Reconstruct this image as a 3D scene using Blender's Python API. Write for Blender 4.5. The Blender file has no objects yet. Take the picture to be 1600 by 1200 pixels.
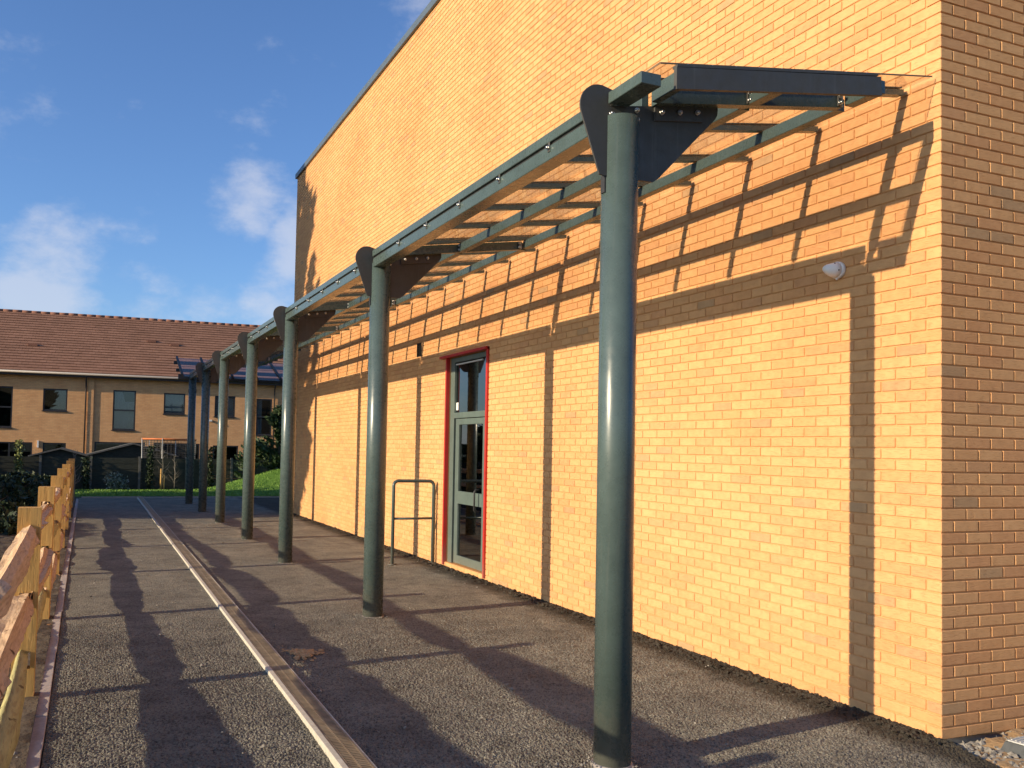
import bpy, bmesh, math, random
import numpy as np
from mathutils import Vector, Matrix
random.seed(7); rng = np.random.default_rng(11)
S = bpy.context.scene
COL = S.collection
# ------------------------------------------------------------------ camera
CAMP = (-4.9505, -3.8668, 1.7266)
RT = (0.92852011, -0.370697, 0.02083599); UP = (-0.03346148, -0.02765954, 0.9990572); FW = (0.36977119, 0.9283419, 0.0380865)
cam_d = bpy.data.cameras.new('camera'); cam = bpy.data.objects.new('camera', cam_d); COL.objects.link(cam)
cam.matrix_world = Matrix(((RT[0], UP[0], -FW[0], CAMP[0]), (RT[1], UP[1], -FW[1], CAMP[1]), (RT[2], UP[2], -FW[2], CAMP[2]), (0, 0, 0, 1)))
cam_d.sensor_width = 36; cam_d.lens = 36 * 1358.44 / 1600
cam_d.shift_x = 0.0761; cam_d.shift_y = 0.03096
cam_d.clip_start = 0.05; cam_d.clip_end = 3000
S.camera = cam
# ------------------------------------------------------------------ sun + sky + exposure
SUN = Vector((-1.0, -0.125, 0.315)).normalized()
sl = bpy.data.lights.new('sun', 'SUN'); sl.energy = 4.9; sl.angle = math.radians(0.5); sl.color = (1.0, 0.81, 0.55)
so = bpy.data.objects.new('sun', sl); COL.objects.link(so); so.rotation_euler = SUN.to_track_quat('Z', 'Y').to_euler(); so.location = (-20, -3, 12)
W = bpy.data.worlds.new('World'); S.world = W; W.use_nodes = True
wn = W.node_tree; wn.nodes.clear()
def N(t, kind, **kw):
    n = t.nodes.new(kind)
    for k, v in kw.items(): setattr(n, k, v)
    return n
sky = N(wn, 'ShaderNodeTexSky', sky_type='NISHITA', sun_disc=False)
sky.sun_elevation = math.asin(SUN.z); sky.sun_rotation = math.atan2(SUN.x, SUN.y) % (2 * math.pi)
sky.altitude = 50; sky.air_density = 1.0; sky.dust_density = 0.9; sky.ozone_density = 2.2
bg = N(wn, 'ShaderNodeBackground'); bg.inputs[1].default_value = 0.122
out = N(wn, 'ShaderNodeOutputWorld')
tc = N(wn, 'ShaderNodeTexCoord')
mp = N(wn, 'ShaderNodeMapping'); mp.inputs['Scale'].default_value = (1, 1, 1.7)
wn.links.new(tc.outputs['Generated'], mp.inputs[0])
nz = N(wn, 'ShaderNodeTexNoise'); nz.inputs['Scale'].default_value = 7; nz.inputs['Detail'].default_value = 10; nz.inputs['Roughness'].default_value = 0.60
wn.links.new(mp.outputs[0], nz.inputs[0])
nz2 = N(wn, 'ShaderNodeTexNoise'); nz2.inputs['Scale'].default_value = 2.6; nz2.inputs['Detail'].default_value = 4
wn.links.new(mp.outputs[0], nz2.inputs[0])
def wmath(op, a, b=None, c=None):
    m = N(wn, 'ShaderNodeMath', operation=op)
    for i, v in enumerate((a, b, c)):
        if v is None: continue
        if isinstance(v, (int, float)): m.inputs[i].default_value = v
        else: wn.links.new(v, m.inputs[i])
    return m.outputs[0]
mask = None
# real cloud banks: centre direction, angular size, weight
for d, sz, wgt in [((.150, .952, .262), .055, .40), ((.215, .952, .225), .050, .42), ((.185, .97, .17), .045, .30), ((-.04, .985, .162), .075, .46), ((.06, .985, .140), .085, .40),
                   ((.30, .83, .465), .06, .34), ((-.10, .95, .29), .04, .26), ((-.5, .84, .2), .2, .35), ((.75, .6, .25), .25, .3), ((-.8, -.5, .3), .3, .35), ((.3, -.9, .3), .35, .35), ((.9, -.2, .4), .3, .3)]:
    dv = N(wn, 'ShaderNodeVectorMath', operation='DISTANCE'); wn.links.new(tc.outputs['Generated'], dv.inputs[0]); dv.inputs[1].default_value = Vector(d).normalized()
    q = wmath('DIVIDE', dv.outputs['Value'], sz); q = wmath('MULTIPLY', q, q); q = wmath('MULTIPLY', q, -0.7); q = wmath('EXPONENT', q); q = wmath('MULTIPLY', q, wgt)
    mask = q if mask is None else wmath('MAXIMUM', mask, q)
cv = wmath('MULTIPLY_ADD', nz.outputs[0], 1.15, wmath('SUBTRACT', mask, .13)); cv = wmath('MULTIPLY_ADD', nz2.outputs[0], 0.35, cv)
cr = N(wn, 'ShaderNodeMapRange', interpolation_type='SMOOTHSTEP'); wn.links.new(cv, cr.inputs[0]); cr.inputs[1].default_value = 0.80; cr.inputs[2].default_value = 1.10; cr.inputs[3].default_value = 0; cr.inputs[4].default_value = 0.55
sep = N(wn, 'ShaderNodeSeparateXYZ'); wn.links.new(tc.outputs['Generated'], sep.inputs[0])
mx = N(wn, 'ShaderNodeMix', data_type='RGBA'); wn.links.new(cr.outputs[0], mx.inputs[0])
tint = N(wn, 'ShaderNodeMix', data_type='RGBA', blend_type='MULTIPLY'); tint.inputs[0].default_value = 1.0; tint.inputs[7].default_value = (0.70, .90, 1.22, 1)
wn.links.new(sky.outputs[0], tint.inputs[6]); wn.links.new(tint.outputs[2], mx.inputs[6])
mx.inputs[7].default_value = (4.6, 4.7, 5.2, 1)
wn.links.new(mx.outputs[2], bg.inputs[0]); wn.links.new(bg.outputs[0], out.inputs[0])
vs = S.view_settings; S.display_settings.display_device = 'sRGB'
vs.view_transform = 'Standard'; vs.look = 'None'; vs.exposure = 0.42; vs.gamma = 1.0; vs.use_curve_mapping = False

# ------------------------------------------------------------------ helpers
ORG = {}
def link(o, parent=None, org=(0, 0, 0)):
    COL.objects.link(o)
    if parent: o.parent = parent
    return o
def prop(o, label=None, cat=None, group=None, kind=None):
    if label: o['label'] = label
    if cat: o['category'] = cat
    if group: o['group'] = group
    if kind: o['kind'] = kind
    return o
def thing(name, label, cat, loc=(0, 0, 0), group=None):
    o = bpy.data.objects.new(name, None); o.location = loc; o.empty_display_size = .2; COL.objects.link(o)
    return prop(o, label, cat, group)
def raw(name, V, F, mat, parent=None, smooth=False, loc=(0, 0, 0)):
    me = bpy.data.meshes.new(name)
    me.from_pydata([tuple(v) for v in V], [], F)
    if mat: me.materials.append(mat)
    if smooth: me.shade_smooth()
    o = bpy.data.objects.new(name, me); o.location = loc
    return link(o, parent)
def fast(name, V, F, mat, parent=None, smooth=False, nper=4, cols=None):
    """numpy mesh: V (n,3), F (m,nper)"""
    V = np.asarray(V, np.float32); F = np.asarray(F, np.int32)
    me = bpy.data.meshes.new(name)
    me.vertices.add(len(V)); me.vertices.foreach_set('co', V.ravel())
    me.loops.add(F.size); me.loops.foreach_set('vertex_index', F.ravel())
    me.polygons.add(len(F)); me.polygons.foreach_set('loop_start', np.arange(0, F.size, nper, dtype=np.int32))
    me.polygons.foreach_set('loop_total', np.full(len(F), nper, np.int32))
    if cols is not None:
        a = me.attributes.new('tint', 'FLOAT', 'FACE'); a.data.foreach_set('value', np.asarray(cols, np.float32))
    me.update(calc_edges=True); me.validate()
    if mat: me.materials.append(mat)
    me.shade_smooth() if smooth else me.shade_flat()
    o = bpy.data.objects.new(name, me)
    return link(o, parent)
def instance(o, parent, loc=None, rot=None):
    c = o.copy(); COL.objects.link(c); c.parent = parent
    if loc is not None: c.location = loc
    if rot is not None: c.rotation_euler = rot
    return c
class MB:
    def __init__(s): s.bm = bmesh.new()
    def box(s, x0, x1, y0, y1, z0, z1, bev=0, M=None):
        vs_ = [s.bm.verts.new(p) for p in [(x0, y0, z0), (x1, y0, z0), (x1, y1, z0), (x0, y1, z0), (x0, y0, z1), (x1, y0, z1), (x1, y1, z1), (x0, y1, z1)]]
        fs = [s.bm.faces.new([vs_[i] for i in f]) for f in [(3, 2, 1, 0), (4, 5, 6, 7), (0, 1, 5, 4), (1, 2, 6, 5), (2, 3, 7, 6), (3, 0, 4, 7)]]
        if M is not None: bmesh.ops.transform(s.bm, matrix=M, verts=vs_)
        if bev:
            es = list({e for f in fs for e in f.edges})
            bmesh.ops.bevel(s.bm, geom=es, offset=bev, segments=1, affect='EDGES')
        return s
    def hexa(s, P):   # 8 points bottom quad ccw then top
        vs_ = [s.bm.verts.new(p) for p in P]
        for f in [(3, 2, 1, 0), (4, 5, 6, 7), (0, 1, 5, 4), (1, 2, 6, 5), (2, 3, 7, 6), (3, 0, 4, 7)]: s.bm.faces.new([vs_[i] for i in f])
        return s
    def prism(s, pts, y0, y1, bev=0):   # outline in xz extruded along y
        a = [s.bm.verts.new((x, y0, z)) for x, z in pts]; b = [s.bm.verts.new((x, y1, z)) for x, z in pts]
        n = len(pts); fs = [s.bm.faces.new(a), s.bm.faces.new(b[::-1])]
        for i in range(n): s.bm.faces.new([a[(i + 1) % n], a[i], b[i], b[(i + 1) % n]])
        return s
    def tube(s, path, rad, seg=12, caps=True):
        path = [Vector(p) for p in path]; n = len(path)
        rads = rad if isinstance(rad, (list, tuple)) else [rad] * n
        rings = []; ref = None
        for i, p in enumerate(path):
            t = (path[min(i + 1, n - 1)] - path[max(i - 1, 0)]).normalized()
            if ref is None: ref = t.orthogonal().normalized()
            a = (ref - t * ref.dot(t)).normalized(); b = t.cross(a); ref = a
            rings.append([s.bm.verts.new(p + (a * math.cos(2 * math.pi * k / seg) + b * math.sin(2 * math.pi * k / seg)) * rads[i]) for k in range(seg)])
        for i in range(n - 1):
            for k in range(seg): 
                f = s.bm.faces.new([rings[i][k], rings[i][(k + 1) % seg], rings[i + 1][(k + 1) % seg], rings[i + 1][k]]); f.smooth = True
        if caps:
            s.bm.faces.new(rings[0][::-1]); s.bm.faces.new(rings[-1])
        return s
    def build(s, name, mat, parent=None, loc=(0, 0, 0), smooth=False):
        bmesh.ops.recalc_face_normals(s.bm, faces=s.bm.faces)
        me = bpy.data.meshes.new(name); s.bm.to_mesh(me); s.bm.free()
        me.materials.append(mat)
        if smooth: me.shade_smooth()
        o = bpy.data.objects.new(name, me); o.location = loc
        return link(o, parent)
def vnoise(x, y, seed=0):
    """smooth value noise in numpy"""
    xi = np.floor(x).astype(np.int64); yi = np.floor(y).astype(np.int64); xf = x - xi; yf = y - yi
    def h(a, b):
        n = (a * 374761393 + b * 668265263 + seed * 982451653) & 0x7fffffff
        n = ((n ^ (n >> 13)) * 1274126177) & 0x7fffffff
        return ((n ^ (n >> 16)) & 0xffff) / 65535.0
    u = xf * xf * (3 - 2 * xf); v = yf * yf * (3 - 2 * yf)
    return (h(xi, yi) * (1 - u) + h(xi + 1, yi) * u) * (1 - v) + (h(xi, yi + 1) * (1 - u) + h(xi + 1, yi + 1) * u) * v
def hash2(a, b, seed):
    n = (a * 374761393 + b * 668265263 + seed * 982451653) & 0x7fffffff
    n = ((n ^ (n >> 13)) * 1274126177) & 0x7fffffff
    return ((n ^ (n >> 16)) & 0xffff) / 65535.0
def pebbles(x, y, c, seed=0):
    """rounded chips of size c; returns height 0..1"""
    gx = np.floor(x / c).astype(np.int64); gy = np.floor(y / c).astype(np.int64)
    best = np.zeros_like(x)
    for i in (-1, 0, 1):
        for j in (-1, 0, 1):
            a = gx + i; b = gy + j
            px = (a + .15 + .7 * hash2(a, b, seed + 1)) * c; py = (b + .15 + .7 * hash2(a, b, seed + 2)) * c
            r = c * (.38 + .34 * hash2(a, b, seed + 3)); hgt = .35 + .65 * hash2(a, b, seed + 4)
            d = np.sqrt((x - px) ** 2 + (y - py) ** 2) / r
            best = np.maximum(best, np.clip(1 - d ** 2.4, 0, 1) ** .55 * hgt)
    return best

# ------------------------------------------------------------------ materials
def mat(name, base=(.5, .5, .5), rough=.6, metal=0, spec=None):
    m = bpy.data.materials.new(name); m.use_nodes = True
    b = m.node_tree.nodes['Principled BSDF']
    b.inputs['Base Color'].default_value = (*base, 1); b.inputs['Roughness'].default_value = rough; b.inputs['Metallic'].default_value = metal
    if spec is not None: b.inputs['Specular IOR Level'].default_value = spec
    return m, m.node_tree, b
def tex(t, kind, scale, detail=4, rough=.5, vec=None, out_=0, dist=0):
    n = N(t, kind); n.inputs['Scale'].default_value = scale
    if 'Detail' in n.inputs: n.inputs['Detail'].default_value = detail
    if 'Roughness' in n.inputs and kind == 'ShaderNodeTexNoise': n.inputs['Roughness'].default_value = rough
    if vec is not None: t.links.new(vec, n.inputs['Vector'])
    return n
def pos(t, scale=(1, 1, 1), obj=False):
    g = N(t, 'ShaderNodeTexCoord') if obj else N(t, 'ShaderNodeNewGeometry')
    m = N(t, 'ShaderNodeMapping'); m.inputs['Scale'].default_value = scale
    t.links.new(g.outputs['Object' if obj else 'Position'], m.inputs[0]); return m.outputs[0]
def ramp(t, fac, stops):
    r = N(t, 'ShaderNodeValToRGB'); e = r.color_ramp.elements
    while len(e) < len(stops): e.new(.5)
    for i, (p_, c) in enumerate(stops): e[i].position = p_; e[i].color = (*c, 1)
    t.links.new(fac, r.inputs[0]); return r.outputs[0]
def mixc(t, fac, a, b, mode='MIX'):
    m = N(t, 'ShaderNodeMix', data_type='RGBA', blend_type=mode)
    for i, v in ((0, fac), (6, a), (7, b)):
        if isinstance(v, (int, float)): m.inputs[i].default_value = v
        elif isinstance(v, tuple): m.inputs[i].default_value = (*v, 1)
        else: t.links.new(v, m.inputs[i])
    return m.outputs[2]
def mth(t, op, *a):
    m = N(t, 'ShaderNodeMath', operation=op)
    for i, v in enumerate(a):
        if isinstance(v, (int, float)): m.inputs[i].default_value = v
        else: t.links.new(v, m.inputs[i])
    return m.outputs[0]
def bump(t, b, h, strength=.3, dist=.01):
    n = N(t, 'ShaderNodeBump'); n.inputs['Strength'].default_value = strength; n.inputs['Distance'].default_value = dist
    t.links.new(h, n.inputs['Height']); t.links.new(n.outputs[0], b.inputs['Normal'])
def simple(name, c1, c2, scale, rough=.7, bs=.3, bd=.01, stretch=(1, 1, 1), metal=0, spec=None, obj=False, detail=6):
    m, t, b = mat(name, c1, rough, metal, spec)
    p_ = pos(t, stretch, obj); n = tex(t, 'ShaderNodeTexNoise', scale, detail, .6, p_)
    t.links.new(ramp(t, n.outputs[0], [(.3, c1), (.7, c2)]), b.inputs['Base Color'])
    if bs: bump(t, b, n.outputs[0], bs, bd)
    return m

BRICK_ = {}
def brick_mat():
    m, t, b = mat('buff_brick', rough=.9, spec=.15)
    g = N(t, 'ShaderNodeNewGeometry'); s = N(t, 'ShaderNodeSeparateXYZ'); t.links.new(g.outputs['Position'], s.inputs[0])
    row = mth(t, 'FLOOR', mth(t, 'DIVIDE', mth(t, 'ADD', s.outputs[2], .005), .075))
    par = mth(t, 'MODULO', mth(t, 'ADD', row, 200), 2)
    cy = mth(t, 'FLOOR', mth(t, 'DIVIDE', mth(t, 'ADD', s.outputs[1], mth(t, 'MULTIPLY_ADD', par, -.1125, .1175)), .225))
    cx = mth(t, 'FLOOR', mth(t, 'DIVIDE', mth(t, 'ADD', s.outputs[0], mth(t, 'MULTIPLY_ADD', par, .1125, .005)), .225))
    cmb = N(t, 'ShaderNodeCombineXYZ'); t.links.new(cx, cmb.inputs[0]); t.links.new(cy, cmb.inputs[1]); t.links.new(row, cmb.inputs[2])
    w = N(t, 'ShaderNodeTexWhiteNoise', noise_dimensions='3D'); t.links.new(cmb.outputs[0], w.inputs[0])
    base = ramp(t, w.outputs[0], [(0, (.70, .365, .158)), (.40, (.76, .415, .185)), (.60, (.68, .335, .138)), (.80, (.66, .310, .130)), (.90, (.63, .285, .130)), (.965, (.54, .275, .135)), (.985, (.36, .25, .15))])
    base.node.color_ramp.interpolation = 'LINEAR'
    # grain, drag marks
    pv = pos(t, (10, 10, 70)); n1 = tex(t, 'ShaderNodeTexNoise', 1.6, 8, .65, pv)
    n2 = tex(t, 'ShaderNodeTexNoise', 260, 3, .6, pos(t))
    n3 = tex(t, 'ShaderNodeTexNoise', 14, 4, .5, pos(t))
    c = mixc(t, .30, base, ramp(t, n1.outputs[0], [(.30, (.42, .36, .32)), (.55, (.56, .52, .48))]), 'OVERLAY')
    c = mixc(t, .35, c, ramp(t, n3.outputs[0], [(.3, (.50, .24, .105)), (.7, (.80, .43, .20))]), 'MIX')
    big = tex(t, 'ShaderNodeTexNoise', .55, 3, .5, pos(t))
    c = mixc(t, .28, c, ramp(t, big.outputs[0], [(.35, (.54, .30, .125)), (.65, (.74, .47, .22))]), 'MIX')
    t.links.new(c, b.inputs['Base Color'])
    crease = tex(t, 'ShaderNodeTexNoise', 2.2, 3, .5, pos(t, (9, 9, 60)))
    cs = ramp(t, crease.outputs[0], [(.38, (0, 0, 0)), (.43, (1, 1, 1))])
    h = mth(t, 'ADD', mth(t, 'MULTIPLY', cs, .8), mth(t, 'MULTIPLY', n2.outputs[0], .35))
    h = mth(t, 'ADD', h, mth(t, 'MULTIPLY', n1.outputs[0], .5))
    bump(t, b, h, .65, .005)
    return m
M_brick = brick_mat()
M_mortar = simple('mortar', (.55, .28, .115), (.66, .35, .15), 40, .95, .4, .003, spec=.1)
def paint(name, c, rough, orange=.0):
    m, t, b = mat(name, c, rough, 0)
    n = tex(t, 'ShaderNodeTexNoise', 5, 6, .65, pos(t)); t.links.new(ramp(t, n.outputs[0], [(.3, tuple(v * .86 for v in c)), (.7, tuple(v * 1.12 for v in c))]), b.inputs['Base Color'])
    r2 = tex(t, 'ShaderNodeTexNoise', 18, 6, .7, pos(t))
    t.links.new(ramp(t, r2.outputs[0], [(.3, (rough * .8,) * 3), (.7, (min(1, rough * 1.3),) * 3)]), b.inputs['Roughness'])
    g = N(t, 'ShaderNodeNewGeometry'); s_ = N(t, 'ShaderNodeSeparateXYZ'); t.links.new(g.outputs['Position'], s_.inputs[0])
    d1 = N(t, 'ShaderNodeMapRange', interpolation_type='SMOOTHSTEP'); t.links.new(mth(t, 'ADD', s_.outputs[2], mth(t, 'MULTIPLY', r2.outputs[0], -.5)), d1.inputs[0]); d1.inputs[1].default_value = -.25; d1.inputs[2].default_value = .20; d1.inputs[3].default_value = .42; d1.inputs[4].default_value = 0
    st = tex(t, 'ShaderNodeTexNoise', 1.0, 6, .65, pos(t, (38, 38, 1.1))); sf = ramp(t, st.outputs[0], [(.56, (0, 0, 0)), (.72, (.22, .22, .22))])
    old = b.inputs['Base Color'].links[0].from_socket
    cc = mixc(t, d1.outputs[0], old, (.20, .18, .14)); cc = mixc(t, sf, cc, (.17, .18, .16)); t.links.new(cc, b.inputs['Base Color'])
    n2 = tex(t, 'ShaderNodeTexNoise', 500, 2, .5, pos(t)); bump(t, b, n2.outputs[0], .06, .001)
    return m
M_steel = paint('grey_green_paint', (.068, .098, .093), .27)
M_plate = paint('dark_grey_paint', (.058, .057, .053), .6)
M_door = paint('door_grey_paint', (.10, .135, .12), .42)
M_red = paint('red_paint', (.46, .016, .012), .45)
M_coping = paint('blue_grey_coping', (.09, .12, .15), .45)
M_bolt = mat('zinc_bolt', (.62, .62, .60), .3, 1)[0]
M_trim = mat('brown_edge_trim', (.16, .11, .06), .6)[0]
M_black = simple('black_plastic', (.012, .012, .013), (.03, .03, .03), 20, .6, 0)
def glazing():
    m = bpy.data.materials.new('clear_roof_glazing'); m.use_nodes = True; t = m.node_tree; t.nodes.clear()
    o = N(t, 'ShaderNodeOutputMaterial'); tr = N(t, 'ShaderNodeBsdfTransparent'); tr.inputs[0].default_value = (.945, .93, .91, 1)
    gl = N(t, 'ShaderNodeBsdfGlossy'); gl.inputs['Roughness'].default_value = .04
    fr = N(t, 'ShaderNodeLayerWeight'); f_ = mth(t, 'MULTIPLY_ADD', mth(t, 'POWER', fr.outputs['Facing'], 5.0), .9, .035)
    mxs = N(t, 'ShaderNodeMixShader'); t.links.new(f_, mxs.inputs[0]); t.links.new(tr.outputs[0], mxs.inputs[1]); t.links.new(gl.outputs[0], mxs.inputs[2]); t.links.new(mxs.outputs[0], o.inputs[0])
    return m
M_glaz = glazing()
def dark_glass(name, tint=(.25, .27, .27)):
    m = bpy.data.materials.new(name); m.use_nodes = True; t = m.node_tree; t.nodes.clear()
    o = N(t, 'ShaderNodeOutputMaterial'); tr = N(t, 'ShaderNodeBsdfTransparent'); tr.inputs[0].default_value = (*tint, 1)
    gl = N(t, 'ShaderNodeBsdfGlossy'); gl.inputs['Roughness'].default_value = .015
    fr = N(t, 'ShaderNodeLayerWeight'); f_ = mth(t, 'MULTIPLY_ADD', mth(t, 'POWER', fr.outputs['Facing'], 3.0), .9, .10)
    mxs = N(t, 'ShaderNodeMixShader'); t.links.new(f_, mxs.inputs[0]); t.links.new(tr.outputs[0], mxs.inputs[1]); t.links.new(gl.outputs[0], mxs.inputs[2]); t.links.new(mxs.outputs[0], o.inputs[0])
    return m
M_glass = dark_glass('door_glass')
def asphalt_mat():
    m, t, b = mat('open_asphalt', rough=.85, spec=.25)
    p_ = pos(t)
    vo = tex(t, 'ShaderNodeTexVoronoi', 78, vec=p_); v2 = tex(t, 'ShaderNodeTexVoronoi', 55, vec=p_)
    chip = ramp(t, vo.outputs['Color'], [(0, (.11, .109, .102)), (.35, (.25, .244, .220)), (.7, (.47, .455, .40)), (1, (.80, .77, .68))])
    n = tex(t, 'ShaderNodeTexNoise', 1.3, 5, .6, p_)
    c = mixc(t, 1.0, chip, ramp(t, n.outputs[0], [(.3, (.62, .60, .58)), (.7, (1.0, .98, .92))]), 'MULTIPLY')
    ns = tex(t, 'ShaderNodeTexNoise', 4.5, 7, .7, p_); c = mixc(t, 1.0, c, ramp(t, ns.outputs[0], [(.32, (.66, .65, .64)), (.5, (1, 1, 1)), (.72, (1.18, 1.16, 1.1))]), 'MULTIPLY')
    crev_shade = ramp(t, vo.outputs['Distance'], [(.25, (1, 1, 1)), (.60, (.16, .155, .15))])  # shade in the gaps between chips, painted into the asphalt colour
    c = mixc(t, .75, c, crev_shade, 'MULTIPLY')
    # freshly rolled dark bitumen strip along the foot of the wall and down the fence edge (x position)
    g = N(t, 'ShaderNodeNewGeometry'); s = N(t, 'ShaderNodeSeparateXYZ'); t.links.new(g.outputs['Position'], s.inputs[0])
    nn = tex(t, 'ShaderNodeTexNoise', 3.5, 5, .6, p_)
    xw = mth(t, 'ADD', s.outputs[0], mth(t, 'MULTIPLY', mth(t, 'SUBTRACT', nn.outputs[0], .5), .35))
    mr = N(t, 'ShaderNodeMapRange'); t.links.new(xw, mr.inputs[0]); mr.inputs[1].default_value = -.42; mr.inputs[2].default_value = -.22; mr.inputs[3].default_value = 0; mr.inputs[4].default_value = 1
    c = mixc(t, mr.outputs[0], c, mixc(t, 1.0, c, (.30, .28, .26), 'MULTIPLY'))
    t.links.new(c, b.inputs['Base Color'])
    h = mth(t, 'SUBTRACT', 1, mth(t, 'MULTIPLY', vo.outputs['Distance'], 1.3)); h = mth(t, 'ADD', h, mth(t, 'MULTIPLY', v2.outputs['Distance'], -.7))
    bump(t, b, h, .9, .010)
    return m
M_asph = asphalt_mat()
M_conc = simple('pale_concrete', (.34, .29, .26), (.47, .40, .36), 30, .9, .4, .003)
M_drainc = simple('drain_concrete', (.42, .39, .32), (.56, .52, .44), 30, .85, .3, .003)
M_grate = simple('rusty_grate', (.20, .155, .10), (.36, .29, .19), 8, .6, .2, .002, metal=.3)
M_hole = mat('slot_dark', (.006, .006, .006), .9)[0]
M_sand = simple('sand', (.34, .21, .095), (.52, .34, .17), 30, .95, .6, .02)
M_soil = simple('soil', (.045, .032, .022), (.12, .085, .05), 9, .95, .8, .05, detail=10)
M_ground = simple('far_ground', (.04, .06, .02), (.08, .09, .04), 1.5, .95, .3, .05)
M_stone = simple('loose_stone', (.10, .09, .08), (.34, .31, .26), 25, .85, .3, .005)
def grass_mat():
    m, t, b = mat('lawn', rough=.8, spec=.2)
    n = tex(t, 'ShaderNodeTexNoise', 30, 8, .7, pos(t)); n2 = tex(t, 'ShaderNodeTexNoise', 1.5, 3, .5, pos(t))
    c = ramp(t, n.outputs[0], [(.3, (.06, .14, .014)), (.7, (.15, .29, .035))]); c = mixc(t, .4, c, ramp(t, n2.outputs[0], [(.3, (.05, .11, .012)), (.7, (.14, .24, .04))]))
    t.links.new(c, b.inputs['Base Color']); bump(t, b, n.outputs[0], .8, .04); return m
M_grass = grass_mat()
def wood(name, c1, c2, stretch=(14, 14, 1.2), sc=2.5, rough=.7, bark=0):
    m, t, b = mat(name, c1, rough, 0, .2)
    n = tex(t, 'ShaderNodeTexNoise', sc, 8, .65, pos(t, stretch)); k = tex(t, 'ShaderNodeTexNoise', 11, 2, .5, pos(t))
    c = ramp(t, n.outputs[0], [(.28, c1), (.7, c2)])
    f = ramp(t, k.outputs[0], [(.25, (1, 1, 1)), (.31, (0, 0, 0))])
    c = mixc(t, f, c, (.10, .045, .018)) if bark == 0 else mixc(t, mth(t, 'MULTIPLY', f, bark), c, (.06, .04, .02))
    ck = tex(t, 'ShaderNodeTexNoise', 3.2, 2, .5, pos(t, tuple(v * 1.6 for v in stretch))); cf = ramp(t, ck.outputs[0], [(.40, (1, 1, 1)), (.425, (0, 0, 0))])
    c = mixc(t, mth(t, 'MULTIPLY', cf, .22), c, (.16, .075, .03)); t.links.new(c, b.inputs['Base Color']); bump(t, b, mth(t, 'SUBTRACT', n.outputs[0], mth(t, 'MULTIPLY', cf, .7)), .6, .008); return m
M_post = wood('sawn_post', (.50, .27, .075), (.66, .40, .13))
M_log = wood('cleft_rail', (.44, .27, .145), (.69, .48, .29), (16, 1.6, 16), 3.0)
M_bark = wood('barked_rail', (.30, .26, .11), (.52, .46, .20), (10, 1.5, 10), rough=.8, bark=.8)
M_oldpost = wood('weathered_wood', (.20, .09, .04), (.30, .15, .07))
def leafm(name, c1, c2, trans=.25):
    m, t, b = mat(name, c1, .6, 0, .3)
    a = N(t, 'ShaderNodeAttribute', attribute_name='tint'); t.links.new(ramp(t, a.outputs['Fac'], [(0, c1), (1, c2)]), b.inputs['Base Color'])
    b.inputs['Transmission Weight'].default_value = 0
    return m
M_needle = leafm('conifer_needles', (.020, .045, .018), (.075, .11, .045))
M_leaf = leafm('shrub_leaf', (.02, .045, .015), (.08, .12, .035))
M_leafd = leafm('dark_leaf', (.010, .022, .010), (.04, .06, .025))
M_leafw = leafm('pale_shrub_leaf', (.03, .05, .03), (.32, .34, .27))
M_yellow = leafm('ivy_leaf', (.03, .06, .02), (.30, .32, .10))
M_blade = leafm('grass_blades', (.08, .18, .02), (.22, .36, .06))
M_trunk = simple('bark', (.06, .045, .03), (.12, .09, .06), 12, .9, .6, .02)
M_twig = simple('pale_twig', (.20, .17, .13), (.32, .28, .22), 12, .9, 0)
def house_brick():
    m, t, b = mat('house_brick', rough=.9, spec=.15)
    g = N(t, 'ShaderNodeTexCoord'); mp_ = N(t, 'ShaderNodeMapping'); mp_.inputs['Rotation'].default_value = (math.radians(90), 0, 0); t.links.new(g.outputs['Object'], mp_.inputs[0])
    br = N(t, 'ShaderNodeTexBrick'); t.links.new(mp_.outputs[0], br.inputs[0]); br.inputs['Scale'].default_value = 1.0
    br.inputs['Brick Width'].default_value = .225; br.inputs['Row Height'].default_value = .075; br.inputs['Mortar Size'].default_value = .005; br.inputs['Mortar Smooth'].default_value = .3; br.inputs['Bias'].default_value = -.2
    br.inputs['Color1'].default_value = (.72, .40, .19, 1); br.inputs['Color2'].default_value = (.60, .31, .14, 1); br.inputs['Mortar'].default_value = (.42, .30, .19, 1)
    n = tex(t, 'ShaderNodeTexNoise', 2.2, 5, .6, pos(t)); c = mixc(t, .35, br.outputs[0], ramp(t, n.outputs[0], [(.3, (.54, .27, .12)), (.7, (.76, .45, .22))]))
    t.links.new(c, b.inputs['Base Color']); n2 = tex(t, 'ShaderNodeTexNoise', 5, 5, .6, pos(t, (4, 4, 13)))
    bump(t, b, mth(t, 'ADD', mth(t, 'MULTIPLY', br.outputs['Fac'], -1.0), mth(t, 'MULTIPLY', n2.outputs[0], 1.2)), .8, .012); return m
M_hbrick = house_brick()
def tile_mat():
    m, t, b = mat('roof_tile', rough=.85, spec=.2)
    a = N(t, 'ShaderNodeAttribute', attribute_name='tint'); n = tex(t, 'ShaderNodeTexNoise', .6, 4, .6, pos(t))
    c = ramp(t, a.outputs['Fac'], [(0, (.24, .128, .082)), (.5, (.27, .143, .092)), (1, (.30, .16, .105))]); c = mixc(t, .3, c, ramp(t, n.outputs[0], [(.35, (.18, .09, .06)), (.65, (.33, .17, .11))]))
    t.links.new(c, b.inputs['Base Color']); return m
M_tile = tile_mat()
M_ridge = simple('ridge_tile', (.18, .08, .05), (.25, .11, .07), 8, .85, 0)
M_frame = mat('dark_window_frame', (.018, .02, .025), .45)[0]
M_hglass = dark_glass('house_glass', (.62, .65, .66))
M_curtain = simple('curtain', (.62, .63, .62), (.80, .80, .78), 6, .9, .2, .02, (8, 8, .5))
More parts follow.
